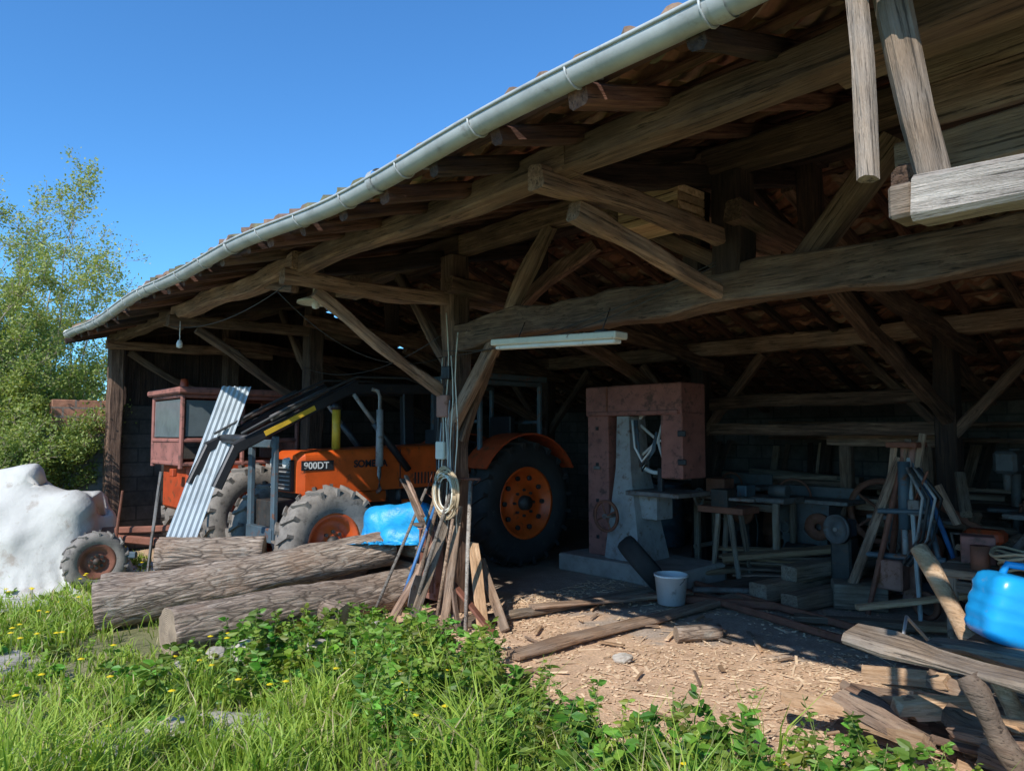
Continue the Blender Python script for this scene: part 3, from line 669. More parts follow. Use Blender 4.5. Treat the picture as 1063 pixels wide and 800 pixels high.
for k in range(13):
    R=random.uniform(.12,.19); oy=random.uniform(-.03,.02); ox=random.uniform(-.02,.02)
    tube('loop',[(-5.10+ox+R*.95*math.cos(a),3.79+oy,1.08+R*1.2*math.sin(a)+.012*math.sin(3*a+k)) for a in np.linspace(0,2*math.pi,26)],.007,M_CABLE if k%4 else M_CREAM,CC,6)
WI=empty('electric_wiring',(-5.2,3.8,2))
for k in range(9):
    xx=-5.35+.04*k
    tube('wire',[(xx+.02*math.sin(i*1.3+k),3.875-.004*k,.7+i*.2) for i in range(random.randint(6,11))],.006,random.choice([M_CABB,M_CREAM,M_CABB,M_GALV]),WI,5)
for a,b,s in [((-5.26,3.86,2.3),(-2.4,3.84,2.66),.10),((-5.26,3.86,2.36),(-2.4,3.84,2.64),.16),((-5.26,3.86,2.3),(-5.3,2.3,2.7),.25),((-8.1,3.86,2.4),(-5.3,3.86,2.5),.2),((-5.26,2.34,2.75),(-8.1,2.33,2.75),.12)]:
    tube('wire',sagline(a,b,s),.004,M_CABB,WI,5)
box('junction_box',(-5.24,3.86,1.85),(.16,.06,.2),M_PINK,WI); box('junction_box',(-5.2,3.86,2.15),(.12,.05,.12),M_BLK,WI)
box('switch_box',(-5.27,3.86,1.45),(.12,.06,.16),M_CREAM,WI); box('junction_box',(-3.35,3.86,2.3),(.1,.05,.09),M_BLK,WI)
FL=empty('fluorescent_fixture',(-3.75,3.8,2.32))
M_,L_=frame((-4.41,3.78,2.34),(-3.1,3.78,2.27)); o=box('housing',(0,0,0),(L_,.14,.05),M_CREAM,FL); o.matrix_basis=M_
o=box('tube_cover',(0,0,0),(L_-.06,.08,.03),M_WHITE,FL); o.matrix_basis=M_@Matrix.Translation((0,0,-.04))
for xx in(-4.2,-3.3): cyl('hanger',(xx,3.8,2.31),(xx,3.9,2.5),.004,.004,M_BLK,FL,5)
PL=empty('barn_pendant_lamp',(-5.87,2.9,2.8))
lathe('shade',[(0.06,.03),(.04,.06),(0,.16),(-.02,.165),(-.005,.155),(.035,.055)],(-5.87,2.9,2.78),(0,0,1),M_CREAM,PL,28); cyl('neck',(-5.87,2.9,2.82),(-5.87,2.9,2.98),.03,.02,M_CREAM,PL,12)
lathe('bulb',[(-.05,.001),(-.04,.03),(0,.035),(.03,.02)],(-5.87,2.9,2.76),(0,0,1),M_WHITE,PL,12)
HB=empty('hanging_bulb',(-8.1,2.45,2.6)); tube('flex',[(-8.0,2.4,2.8),(-8.0,2.4,2.6)],.005,M_WHITE,HB); lathe('bulb',[(-.05,.001),(-.04,.03),(0,.033),(.035,.018)],(-8,2.4,2.56),(0,0,1),M_WHITE,HB,12)
def crate(nm,c,s,mat,n=4):
    P=empty(nm,c)
    for k in range(n):
        z=c[2]-s[2]/2+(k+.5)*s[2]/n
        for sy in(-1,1): box('slat',(c[0],c[1]+sy*s[1]/2,z),(s[0],.014,s[2]/n*.82),mat,P,ch=.002)
        for sx in(-1,1): box('slat',(c[0]+sx*s[0]/2,c[1],z),(.014,s[1],s[2]/n*.82),mat,P,ch=.002)
    for sx in(-1,1):
        for sy in(-1,1): box('corner',(c[0]+sx*(s[0]/2-.02),c[1]+sy*(s[1]/2-.02),c[2]),(.03,.03,s[2]),mat,P,ch=.002)
    box('bottom',(c[0],c[1],c[2]-s[2]/2+.008),(s[0]*.97,s[1]*.97,.012),mat,P,ch=.002)
crate('wooden_crate',(-2.72,3.72,3.02),(.46,.28,.22),M_FRESH)
crate('wooden_crate',(-5.55,3.1,2.88),(.26,.2,.16),M_TAN,3)
# ------------------------------------------------------------------ band saw
BS=empty('band_saw',(-5.1,6.6,0))
box('plinth',(-5.2,6.6,.09),(1.7,.9,.2),M_CONC,BS,ch=.02)
box('guard_left',(-5.62,6.6,1.08),(.32,.42,1.78),M_BROWN,BS,ch=.012)
box('guard_top',(-5.11,6.597,1.98),(1.36,.46,.34),M_BROWN,BS,ch=.012)
box('guard_top_lip',(-5.11,6.36,1.83),(1.30,.03,.05),M_BROWN,BS)
box('guard_right',(-4.57,6.6,1.48),(.28,.44,.72),M_BROWN,BS,ch=.012)
for z in(1.3,1.6): box('bracket',(-4.42,6.36,z),(.1,.03,.06),M_BLK,BS)
box('hinge_plate',(-5.45,6.36,2.0),(.02,.02,.3),M_RUST,BS); box('latch',(-5.62,6.375,1.2),(.1,.02,.04),M_STEEL,BS)
loft('cast_column',[[(-5.45,6.3,.19),(-4.95,6.3,.19),(-4.95,6.85,.19),(-5.45,6.85,.19)],[(-5.42,6.33,.5),(-5.0,6.33,.5),(-5.0,6.8,.5),(-5.42,6.8,.5)],[(-5.34,6.38,1.2),(-5.12,6.38,1.2),(-5.12,6.72,1.2),(-5.34,6.72,1.2)],[(-5.33,6.4,1.8),(-5.16,6.4,1.8),(-5.16,6.7,1.8),(-5.33,6.7,1.8)]],M_CAST,BS)
lathe('band_wheel',[(-.03,.34),(-.03,.38),(.03,.38),(.03,.34)],(-4.92,6.62,1.52),(0,1,0),M_WHITE,BS,40,closed=True)
for i in range(5):
    a=i/5*2*math.pi; beam('spoke',(-4.92,6.62,1.52),(-4.92+.35*math.cos(a),6.62,1.52+.35*math.sin(a)),.03,.03,M_WHITE,BS,.001)
lathe('handwheel',[(-.012,.15),(-.012,.18),(.012,.18),(.012,.15)],(-5.32,6.18,.68),(0,1,0),M_RUST,BS,28,closed=True)
for i in range(4):
    a=i/4*2*math.pi+.4; beam('handwheel_spoke',(-5.32,6.18,.68),(-5.32+.16*math.cos(a),6.18,.68+.16*math.sin(a)),.02,.02,M_RUST,BS,.001)
cyl('handwheel_shaft',(-5.32,6.14,.68),(-5.32,6.4,.68),.025,.025,M_STEEL,BS,10)
box('saw_table',(-4.75,6.55,.95),(.7,.6,.05),M_STEEL,BS); box('table_trunnion',(-4.95,6.6,.8),(.25,.3,.3),M_CAST,BS)
for k in range(3): tube('hose',[(-5.05+.03*k,6.33,1.75),(-4.98+.03*k,6.28,1.45-.05*k),(-4.86,6.25,1.30-.05*k),(-4.76+.02*k,6.28,1.42),(-4.7,6.3,1.62)],.014,M_BLUEG if k else M_WHITE,BS)
box('blade_guide',(-4.76,6.45,1.08),(.06,.06,.3),M_BLK,BS)
for k in range(4): box('frame_bolt',(-5.62,6.38,.4+k*.42),(.04,.015,.04),M_BLK,BS)
# ------------------------------------------------------------------ benches and machines
def bench(nm,x0,x1,y0,y1,z,mt,ml,th=.06,lw=.07,splay=.0):
    P=empty(nm,((x0+x1)/2,(y0+y1)/2,0)); n=2
    for k in range(n):
        yy=y0+(k+.5)*(y1-y0)/n; beam('top_plank',(x0,yy,z),(x1,yy,z),(y1-y0)/n*.96,th,mt,P,.004)
    for x in(x0+.12,x1-.12):
        for y,s in((y0+.06,-1),(y1-.06,1)): beam('leg',(x,y+s*splay,0),(x,y,z-th/2),lw,lw,ml,P,.003)
        beam('stretcher',(x,y0,z*.3),(x,y1,z*.3),.04,.05,ml,P,.003)
    beam('rail',(x0+.1,y0+.05,z-.09),(x1-.1,y0+.05,z-.09),.03,.08,ml,P,.003); return P
b1=bench('workbench',-5.1,-3.85,7.4,7.9,.86,M_STEEL,M_GRB)
box('lathe_head',(-4.75,7.6,.98),(.25,.22,.18),M_RUST,b1); box('vise',(-4.35,7.5,.95),(.12,.2,.13),M_BLUEG,b1); cyl('motor',(-4.1,7.6,.96),(-3.9,7.6,.96),.07,.07,M_DGREY,b1)
b2=bench('saw_table_bench',-4.2,-3.0,8.6,9.1,.78,M_RUST,M_RUST)
bench('timber_trestle',-3.5,-2.2,9.0,9.5,.9,M_TAN,M_OAK)
SB=empty('steel_machine_stand',(-4.25,7.0,0))
for a,b in [((-4.45,6.9,0),(-4.35,6.9,.75)),((-4.1,6.9,0),(-4.2,6.9,.75)),((-4.45,7.15,0),(-4.35,7.1,.75)),((-4.1,7.15,0),(-4.2,7.1,.75))]: beam('leg',a,b,.05,.05,M_GRB,SB)
box('top',(-4.28,7.0,.78),(.55,.35,.07),M_RUST,SB); box('gear_case',(-4.3,6.95,.9),(.2,.2,.2),M_ENG,SB); cyl('shaft',(-4.55,6.9,.9),(-3.9,6.9,.9),.02,.02,M_STEEL,SB)
lathe('hand_crank',[(-.01,.08),(-.01,.1),(.01,.1),(.01,.08)],(-4.58,6.9,.9),(1,0,0),M_STEEL,SB,20,closed=True)
GR=empty('belt_grinder',(-3.1,7.0,0))
box('pedestal',(-3.1,7.15,.3),(.2,.2,.6),M_ENG,GR,ch=.02); box('foot',(-3.1,7.15,.03),(.4,.35,.05),M_ENG,GR)
lathe('pulley',[(-.02,.001),(-.02,.05),(-.008,.06),(-.008,.12),(-.03,.14),(.03,.14),(.008,.12),(.008,.06),(.02,.05),(.02,.001)],(-3.1,7.0,.68),(.3,1,0),M_DGREY,GR,30); cyl('axle',(-3.1,6.95,.68),(-3.1,7.25,.68),.02,.02,M_STEEL,GR)
box('head',(-3.1,7.18,.68),(.16,.16,.16),M_BLUEG,GR)
SF=empty('sawmill_frame',(-3.0,8.3,0))
for x in(-3.6,-2.75):
    beam('upright',(x,8.45,0),(x,8.45,1.5),.13,.14,M_OAKL,SF,.012); beam('foot',(x,7.9,.07),(x,9.0,.07),.13,.13,M_OAKL,SF,.012); beam('stay',(x,8.0,.15),(x,8.4,.9),.08,.09,M_OAKL,SF,.01)
beam('head_beam',(-3.8,8.45,1.55),(-2.55,8.45,1.55),.14,.16,M_OAKL,SF,.012); beam('cross_beam',(-3.8,8.42,.8),(-2.55,8.42,.8),.1,.13,M_TAN,SF,.012)
lathe('flywheel',[(-.03,.3),(-.03,.36),(.03,.36),(.03,.3)],(-3.18,8.3,.75),(0,1,0),M_RUST,SF,36,closed=True)
for i in range(5):
    a=i/5*6.283; beam('flywheel_spoke',(-3.18,8.3,.75),(-3.18+.31*math.cos(a),8.3,.75+.31*math.sin(a)),.03,.03,M_RUST,SF,.002)
def drum(x,y,mat):
    P=empty('oil_drum',(x,y,0)); lathe('barrel',[(0,.001),(0,.28),(.02,.295),(.3,.285),(.31,.298),(.33,.285),(.57,.285),(.58,.298),(.6,.285),(.86,.285),(.88,.295),(.88,.27),(.865,.26),(.865,.001)],(x,y,0),(0,0,1),mat,P,28)
drum(-1.15,8.9,M_BLUEG); drum(-.75,8.35,M_RUST); drum(-6.3,8.6,M_BLUEG); drum(-4.9,8.9,M_RUST)
DP=empty('drill_press',(-2.0,8.5,0))
box('base',(-2,8.5,.04),(.4,.5,.08),M_DGREY,DP,ch=.02); cyl('column',(-2,8.6,.05),(-2,8.6,1.45),.045,.045,M_STEEL,DP); box('table',(-2,8.42,.85),(.34,.36,.04),M_DGREY,DP); box('head',(-2,8.45,1.32),(.2,.46,.22),M_DGREY,DP,ch=.03); cyl('quill',(-2,8.3,1.05),(-2,8.3,1.22),.03,.04,M_STEEL,DP)
for k in range(3):
    a=k*2.094+.5; tube('feed_lever',[(-1.88,8.35,1.3),(-1.8,8.35+.17*math.cos(a),1.3+.17*math.sin(a))],.009,M_STEEL,DP)
def machine(nm,x,y,w,d,h,mat,seed):
    r=random.Random(seed); P=empty(nm,(x,y,0))
    loft('casting',[[(x-w/2,y-d/2,0),(x+w/2,y-d/2,0),(x+w/2,y+d/2,0),(x-w/2,y+d/2,0)],[(x-w*.36,y-d*.36,h*.35),(x+w*.36,y-d*.36,h*.35),(x+w*.36,y+d*.36,h*.35),(x-w*.36,y+d*.36,h*.35)],[(x-w*.44,y-d*.44,h*.85),(x+w*.44,y-d*.44,h*.85),(x+w*.44,y+d*.44,h*.85),(x-w*.44,y+d*.44,h*.85)]],mat,P)
    box('bed',(x,y,h*.88),(w*1.5,d*1.05,h*.05),M_STEEL,P); box('fence',(x+w*.1,y+d*.3,h*.97),(w*1.2,.03,h*.13),M_DGREY,P)
    cyl('motor',(x-w*.2,y-d*.62,h*.3),(x+w*.25,y-d*.62,h*.3),.09,.09,M_ENG,P,18)
    lathe('drive_wheel',[(-.02,.04),(-.02,.15),(.02,.15),(.02,.04)],(x+w*.3,y-d*.56,h*.6),(0,1,0),M_RUST,P,26,closed=True)
    tube('guard_arc',[(x-w*.3+w*.3*math.cos(a),y,h*.9+w*.3*math.sin(a)) for a in np.linspace(0,math.pi,12)],.014,M_RUST,P)
    tube('conduit',[(x+w*.45,y-d*.3,h*.7),(x+w*.6,y-d*.35,h*.45),(x+w*.55,y-d*.4,.02)],.012,M_CABB,P)
    for k in range(2): lathe('crank',[(-.008,.05),(-.008,.065),(.008,.065),(.008,.05)],(x-w*.3+k*w*.4,y-d*.47,h*.55),(0,1,0),M_STEEL,P,18,closed=True)
machine('planer_machine',-3.9,8.15,.7,.5,.95,M_DGREY,1)
machine('table_saw_machine',-2.7,7.95,.55,.45,.85,M_DGREY,2)
machine('spindle_machine',-1.5,8.1,.6,.5,.95,M_ENG,3)
machine('mortiser_machine',-4.9,8.35,.5,.45,1.05,M_ENG,4)
crate('wooden_crate',(-1.35,7.25,.18),(.5,.36,.34),M_TAN); crate('wooden_crate',(-1.15,7.3,.52),(.45,.34,.3),M_GRB)
LD=empty('wooden_ladder',(-1.6,9.2,0))
for dx in(-.2,.2): beam('stile',(-1.6+dx,8.9,0),(-1.55+dx*.85,9.75,1.9),.045,.06,M_TAN,LD,.003)
for k in range(7):
    t=(k+.6)/7; cyl('rung',(-1.8+.05*t,8.9+.85*t,1.9*t),(-1.4+.05*t,8.9+.85*t,1.9*t),.014,.014,M_TAN,LD,8)
GC=empty('engine_cart',(-1.75,6.9,0))
box('engine',(-1.95,7.35,.48),(.34,.3,.3),M_BLK,GC,ch=.03); box('fuel_tank',(-1.95,7.35,.70),(.3,.2,.12),M_ORD,GC,ch=.04)
for k in range(6): box('cooling_fin',(-1.95,7.18,.38+k*.035),(.26,.05,.01),M_DGREY,GC,ch=.002)
for s in(-.2,.2): lathe('cart_wheel',[(-.03,.05),(-.03,.14),(.03,.14),(.03,.05)],(-1.95+s,7.35,.15),(1,0,0),M_TYRE,GC,22,closed=True)
tube('push_handle',[(-2.1,7.2,.3),(-2.1,6.95,.75),(-1.8,6.95,.75),(-1.8,7.2,.3)],.013,M_STEEL,GC); box('cart_frame',(-1.95,7.35,.29),(.4,.4,.04),M_RUST,GC)
# lumber
LU=empty('lumber_stack',(-3.3,7.4,0))
for a,b,w,h,m in [((-3.55,6.3,.10),(-3.15,8.6,.12),.2,.17,M_TAN),((-3.2,6.2,.09),(-2.85,8.2,.1),.18,.15,M_TAN),((-3.40,6.6,.27),(-3.05,8.3,.28),.18,.14,M_GRB),((-4.3,6.9,.26),(-3.35,7.5,.40),.22,.06,M_FRESH),((-4.5,6.6,.12),(-3.9,8.2,.12),.25,.05,M_FRESH),((-4.1,6.4,.05),(-3.7,8.1,.05),.2,.06,M_TAN),((-2.2,6.3,.06),(-1.2,6.9,.09),.18,.05,M_FRESH),((-3.0,5.9,.05),(-2.2,6.3,.06),.14,.05,M_TAN),((-2.6,6.2,.15),(-1.6,7.0,.35),.12,.04,M_FRESH)]:
    beam('baulk',a,b,w,h,m,LU,.012)
for k in range(10):
    x=-4.35+random.uniform(-.25,.25); beam('board',(x,7.0+random.uniform(0,.1),.06+k*.03),(x+random.uniform(.7,1.1),7.5+random.uniform(0,.3),.06+k*.03),.18,.025,random.choice([M_TAN,M_FRESH,M_OAKL]),LU,.008)
TR=empty('track_planks',(-4.2,4.9,0))
beam('plank',(-3.85,3.45,.03),(-3.72,6.3,.035),.15,.05,M_TAN,TR,.014); beam('plank',(-4.8,3.5,.03),(-4.45,6.1,.03),.14,.05,M_GRB,TR,.014)
beam('plank',(-4.65,4.4,.08),(-4.05,6.1,.06),.13,.03,M_TAN,TR,.008); beam('steel_rail',(-4.3,5.6,.05),(-3.3,6.15,.05),.06,.07,M_RUST,TR,.004); beam('steel_rail',(-4.0,5.9,.12),(-3.5,6.6,.08),.05,.05,M_STEEL,TR,.002)
beam('steel_rail',(-4.5,6.1,.06),(-1.7,5.35,.04),.05,.06,M_RUST,TR,.004); beam('steel_rail',(-4.3,6.4,.06),(-1.5,5.65,.04),.05,.06,M_RUST,TR,.004)
log('short_log',(-3.35,4.7,.06),(-3.15,5.0,.06),.06,.055,61)
BKs=empty('timber_pile',(-4,9.3,0))
for k in range(60):
    x0=random.uniform(-6.8,.5); L=random.uniform(.9,2.2); z=random.uniform(.1,1.1); y=random.uniform(8.9,9.8)-z*.1
    beam('board',(x0,y,z+random.uniform(-.05,.05)),(x0+L,y+random.uniform(-.2,.2),z+random.uniform(-.08,.08)),random.uniform(.1,.25),random.uniform(.03,.12),random.choice([M_TAN,M_OAK,M_GRB,M_OAKL]),BKs,.01)
for k in range(20):
    x0=random.uniform(-6.5,0); beam('upright',(x0,9.3,0),(x0+random.uniform(-.3,.3),9.9,random.uniform(1.2,1.75)),random.uniform(.06,.16),.03,random.choice([M_DARK,M_OAK,M_TAN]),BKs,.01)
SH=empty('wall_shelf',(-3,9.8,1.6))
for z in (1.55,1.75): beam('shelf_board',(-5.2,9.75,z),(-1.5,9.75,z-.04),.28,.05,M_OAK,SH,.01)
beam('cross_rail',(-5.1,8.0,1.98),(-2.4,8.0,2.0),.13,.15,M_OAK,B,.02); beam('cross_rail',(-5.1,8.0,1.66),(-2.4,8.0,1.64),.12,.14,M_OAK,B,.02)
TY=empty('leaning_tyre',(-4.6,6.0,.3))
ax=V((.50,.50,.62)).normalized()
lathe('carcass',[(-.08,.2),(-.1,.26),(-.09,.30),(-.05,.32),(.05,.32),(.09,.30),(.1,.26),(.08,.2),(.06,.21),(.08,.26),(.06,.3),(-.06,.3),(-.08,.26),(-.06,.21)],(-4.62,5.95,.27),ax,M_TYRE,TY,40,closed=True)
BU=empty('white_bucket',(-4.05,5.62,0))
lathe('pail',[(0,.001),(0,.125),(.25,.15),(.25,.158),(.27,.158),(.27,.148),(.012,.118),(.012,.001)],(-4.05,5.62,.025),(0,0,1),M_WHITE,BU,32)
tube('handle',[(-4.05+.155*math.cos(a),5.62-.10*math.sin(a),.27-.1*math.sin(a)) for a in np.linspace(0,math.pi,14)],.004,M_STEEL,BU)
# hydraulic machine frame (right centre)
RK=empty('hydraulic_splitter_frame',(-2.5,7.2,0))
beam('main_column',(-2.46,7.05,.1),(-2.44,7.05,1.5),.13,.13,M_PINK,RK,.004); cyl('ram',(-2.46,6.92,.75),(-2.45,6.92,1.35),.05,.05,M_BLUEG,RK,16); cyl('ram_rod',(-2.46,6.92,.5),(-2.46,6.92,.75),.025,.025,M_CAST,RK,12)
box('top_plate',(-2.45,7.0,1.5),(.26,.28,.05),M_RUST,RK); box('pump_box',(-2.55,6.85,.35),(.22,.18,.26),M_PINK,RK,ch=.015); box('valve',(-2.36,6.9,.95),(.1,.1,.14),M_STEEL,RK)
for (dx,dy,m,w) in [(-.5,-.3,M_OAKL,.08),(.42,-.28,M_BLUEG,.045),(-.36,.32,M_RUST,.05),(.40,.3,M_BLUE,.04),(-.24,-.42,M_RUST,.045),(.2,-.45,M_GALV,.035)]:
    beam('strut',(-2.46+dx,7.08+dy,.0),(-2.46+dx*.12,7.05+dy*.1,1.38),w,w,m,RK,.004)
for z,a in((.5,.34),(.9,.2)): beam('cross_bar',(-2.46-a,6.86,z),(-2.46+a,6.86,z+.02),.045,.045,M_BLUEG,RK,.003)
for k in range(4): tube('hose',[(-2.40+.03*k,6.85,1.3),(-2.25+.05*k,6.75,1.05),(-2.3+.04*k,6.75,.7),(-2.45+.02*k,6.8,.45)],.013,M_CABB if k%2 else M_CAST,RK)
tube('lever',[(-2.36,6.88,1.0),(-2.2,6.75,1.28)],.011,M_RUST,RK)
for k in range(3): beam('stick',(-2.62+.1*k,7.0,1.0),(-2.55+.12*k,7.0,1.5+.05*k),.06,.03,random.choice([M_OAKL,M_TAN]),RK,.006)
box('base_box',(-2.85,6.85,.12),(.45,.3,.22),M_GRB,RK,rot=(0,0,.5)); lathe('wheel',[(-.02,.08),(-.02,.12),(.02,.12),(.02,.08)],(-2.25,6.75,.14),(.3,1,0),M_RUST,RK,20,closed=True)
b3=bench('rough_table',-1.9,-.9,5.8,6.5,.6,M_TAN,M_GRB)
for k in range(7):
    R=.14+.012*k; tube('coil_loop',[(-1.35+R*math.cos(a),6.0+R*math.sin(a),.66+.018*k+.02*math.sin(3*a+k)) for a in np.linspace(0,2*math.pi,24)],.011,M_CABLE,b3,6)
box('motor',(-1.7,6.2,.74),(.22,.18,.2),M_BROWN,b3,rot=(0,0,.3)); cyl('can',(-1.62,5.95,.63),(-1.62,5.95,.8),.06,.06,M_RUST,b3)
SC=empty('scrap_heap',(-1.9,7.6,0))
for k in range(50):
    p=V((random.uniform(-2.2,-.4),random.uniform(6.9,8.4),random.uniform(.1,.9))); q=p+V((random.uniform(-.5,.5),random.uniform(-.5,.5),random.uniform(-.3,.35)))
    beam('scrap_piece',p,q,random.uniform(.04,.16),random.uniform(.03,.08),random.choice([M_OAKL,M_GRB,M_RUST,M_PINK,M_TAN,M_STEEL]),SC,.008)
box('scrap_box',(-1.5,7.7,.35),(.7,.5,.65),M_GRB,SC); 
# ------------------------------------------------------------------ sawhorse bench right foreground
SW=empty('rough_sawhorse',(-.9,3.7,0))
beam('slab_plank',(-1.5,3.48,.655),(-.1,3.5,.575),.19,.045,M_GRB,SW,.045)
beam('slab_plank',(-1.25,3.78,.60),(.2,3.85,.58),.20,.045,M_GRB,SW,.045)
def rlog(nm,a,b,r,P,m=M_FRESH): 
    return tube(nm,[V(a).lerp(V(b),i/10)+V((.012*math.sin(i*1.3),.01*math.cos(i*1.9),0)) for i in range(11)],[r*(1+.1*math.sin(i*1.7)) for i in range(11)],m,P,12)
rlog('round_leg',(-1.46,4.28,.98),(-.84,4.08,.0),.045,SW,M_FRESH)
rlog('round_leg',(-1.0,3.42,.60),(-.72,3.52,.0),.045,SW,M_TAN)
rlog('round_leg',(-.2,3.42,.58),(.05,3.3,.0),.05,SW,M_OAKL); rlog('round_leg',(-.7,4.25,.8),(-.95,4.0,.0),.045,SW,M_TAN)
rlog('cross_pole',(-1.3,4.0,.50),(.2,4.0,.52),.05,SW,M_TAN)
box('board_rest',(-.80,4.02,.585),(.75,.35,.03),M_GRB,SW)
JC=empty('blue_jerrycan',(-.9,4.0,.78))
def jerry(loc,rotz,tilt,sx,sy,sz):
    R=Matrix.Translation(V(loc))@Matrix.Rotation(rotz,4,'Z')@Matrix.Rotation(tilt,4,'Y')
    nn=30; vs=[];fs=[]
    def sup(v,p=5.):
        k=(abs(v[0])**p+abs(v[1])**p+abs(v[2])**p)**(-1/p); return [v[0]*k,v[1]*k,v[2]*k]
    for i in range(nn+1):
        th=math.pi*i/nn
        for j in range(2*nn):
            ph=math.pi*j/nn; q=sup((math.sin(th)*math.cos(ph),math.sin(th)*math.sin(ph),math.cos(th)))
            rib=1-.03*(1 if (abs(q[2])<.75 and int((q[2]+1)*5)%2==0) else 0)+.02*mn.noise(V(q)*2.2)
            vs.append((q[0]*sx/2*rib,q[1]*sy/2*rib,q[2]*sz/2))
    for i in range(nn):
        for j in range(2*nn):
            k=(j+1)%(2*nn); fs.append((i*2*nn+j,(i+1)*2*nn+j,(i+1)*2*nn+k,i*2*nn+k))
    mk('body',vs,fs,M_BPLAS,JC,R,smooth=True)
    g=lambda p:tuple(R@V(p))
    tube('grip',[g((-sx*.30,0,sz*.47)),g((-sx*.27,0,sz*.62)),g((0,0,sz*.66)),g((sx*.12,0,sz*.62)),g((sx*.15,0,sz*.47))],.017,M_BPLAS,JC,10)
    cyl('cap',g((sx*.34,0,sz*.46)),g((sx*.34,0,sz*.60)),.034,.032,M_BPLAS,JC,18)
jerry((-.93,4.0,.775),.75,.25,.40,.28,.32)
tube('loose_rope',[(-1.6,4.9,.3),(-1.68,4.7,.5),(-1.6,4.4,.42),(-1.5,4.3,.35),(-1.35,4.2,.5)],.010,M_WHITE,None)
FW=empty('firewood_pile',(-1.3,4.2,0))
def split(c,L,w,ang,tilt,m):
    R=Matrix.Rotation(ang,4,'Z')@Matrix.Rotation(tilt,4,'Y'); 
    prof=[(-w/2,-w*.3),(w/2,-w*.35),(w*.45,w*.1),(0.05*w,w*.4),(-w*.4,w*.15)]
    k0=[random.uniform(.75,1.25) for _ in prof]
    vs=[]
    for i in range(7):
        x=(i/6-.5)*L; k=1+random.uniform(-.1,.1)
        for j,(y,z) in enumerate(prof): vs.append(V((x+(random.uniform(-.02,.02) if i in(0,6) else 0),y*k*k0[j]+.01*math.sin(i+c[0]*9),z*k*k0[j])))
    fs=[]
    for i in range(6):
        for j in range(5): fs.append((i*5+j,i*5+(j+1)%5,(i+1)*5+(j+1)%5,(i+1)*5+j))
    fs+=[(4,3,2,1,0),(30,31,32,33,34)]
    Mx=R.copy(); Mx.translation=V(c)
    mk('split_log',vs,fs,m,FW,Mx)
for k in range(85):
    u=random.uniform(0,1); c=(-1.75+1.2*u+random.uniform(-.1,.1),4.0+random.uniform(-.30,.6),.03+random.random()**1.5*.2)
    split(c,random.uniform(.2,.5),random.uniform(.04,.11),random.uniform(-.6,.9),random.uniform(-.2,.2),random.choice([M_FRESH,M_FRESH,M_FRESH,M_TAN,M_OAKL]))
def stone(nm,c,s,seed,mat=M_STONE):
    import bmesh
    bm=bmesh.new(); bmesh.ops.create_icosphere(bm,subdivisions=3,radius=1)
    for v in bm.verts:
        k=1+.35*mn.noise(v.co*1.3+V((seed,0,0)))+.12*mn.noise(v.co*4+V((seed,3,0))); v.co=V((v.co.x*s[0]*k,v.co.y*s[1]*k,v.co.z*s[2]*k))
    me=bpy.data.meshes.new(nm);bm.to_mesh(me);bm.free();me.materials.append(mat);o=bpy.data.objects.new(nm,me);o.location=c;o.rotation_euler=(0,0,seed);COL.objects.link(o)
for i,(x,y,s) in enumerate([(-5.15,2.1,.12),(-4.95,2.5,.1),(-5.25,2.7,.09),(-5.05,3.1,.1),(-4.9,2.9,.07),(-5.3,1.9,.07),(-3.3,4.0,.05),(-5.1,1.6,.08)]): stone('stone',(x,y,.03),(s*1.3,s,s*.7),i*1.7)
for i,(x,y,a,b) in enumerate([(-4.2,.45,.3,.22),(-4.1,.95,.26,.2),(-4.15,1.4,.3,.2),(-4.3,.1,.3,.25),(-6.1,.7,.4,.22),(-3.9,1.75,.2,.15)]): stone('paving_stone',(x,y,.0),(a,b,.04),i*2.3+9)
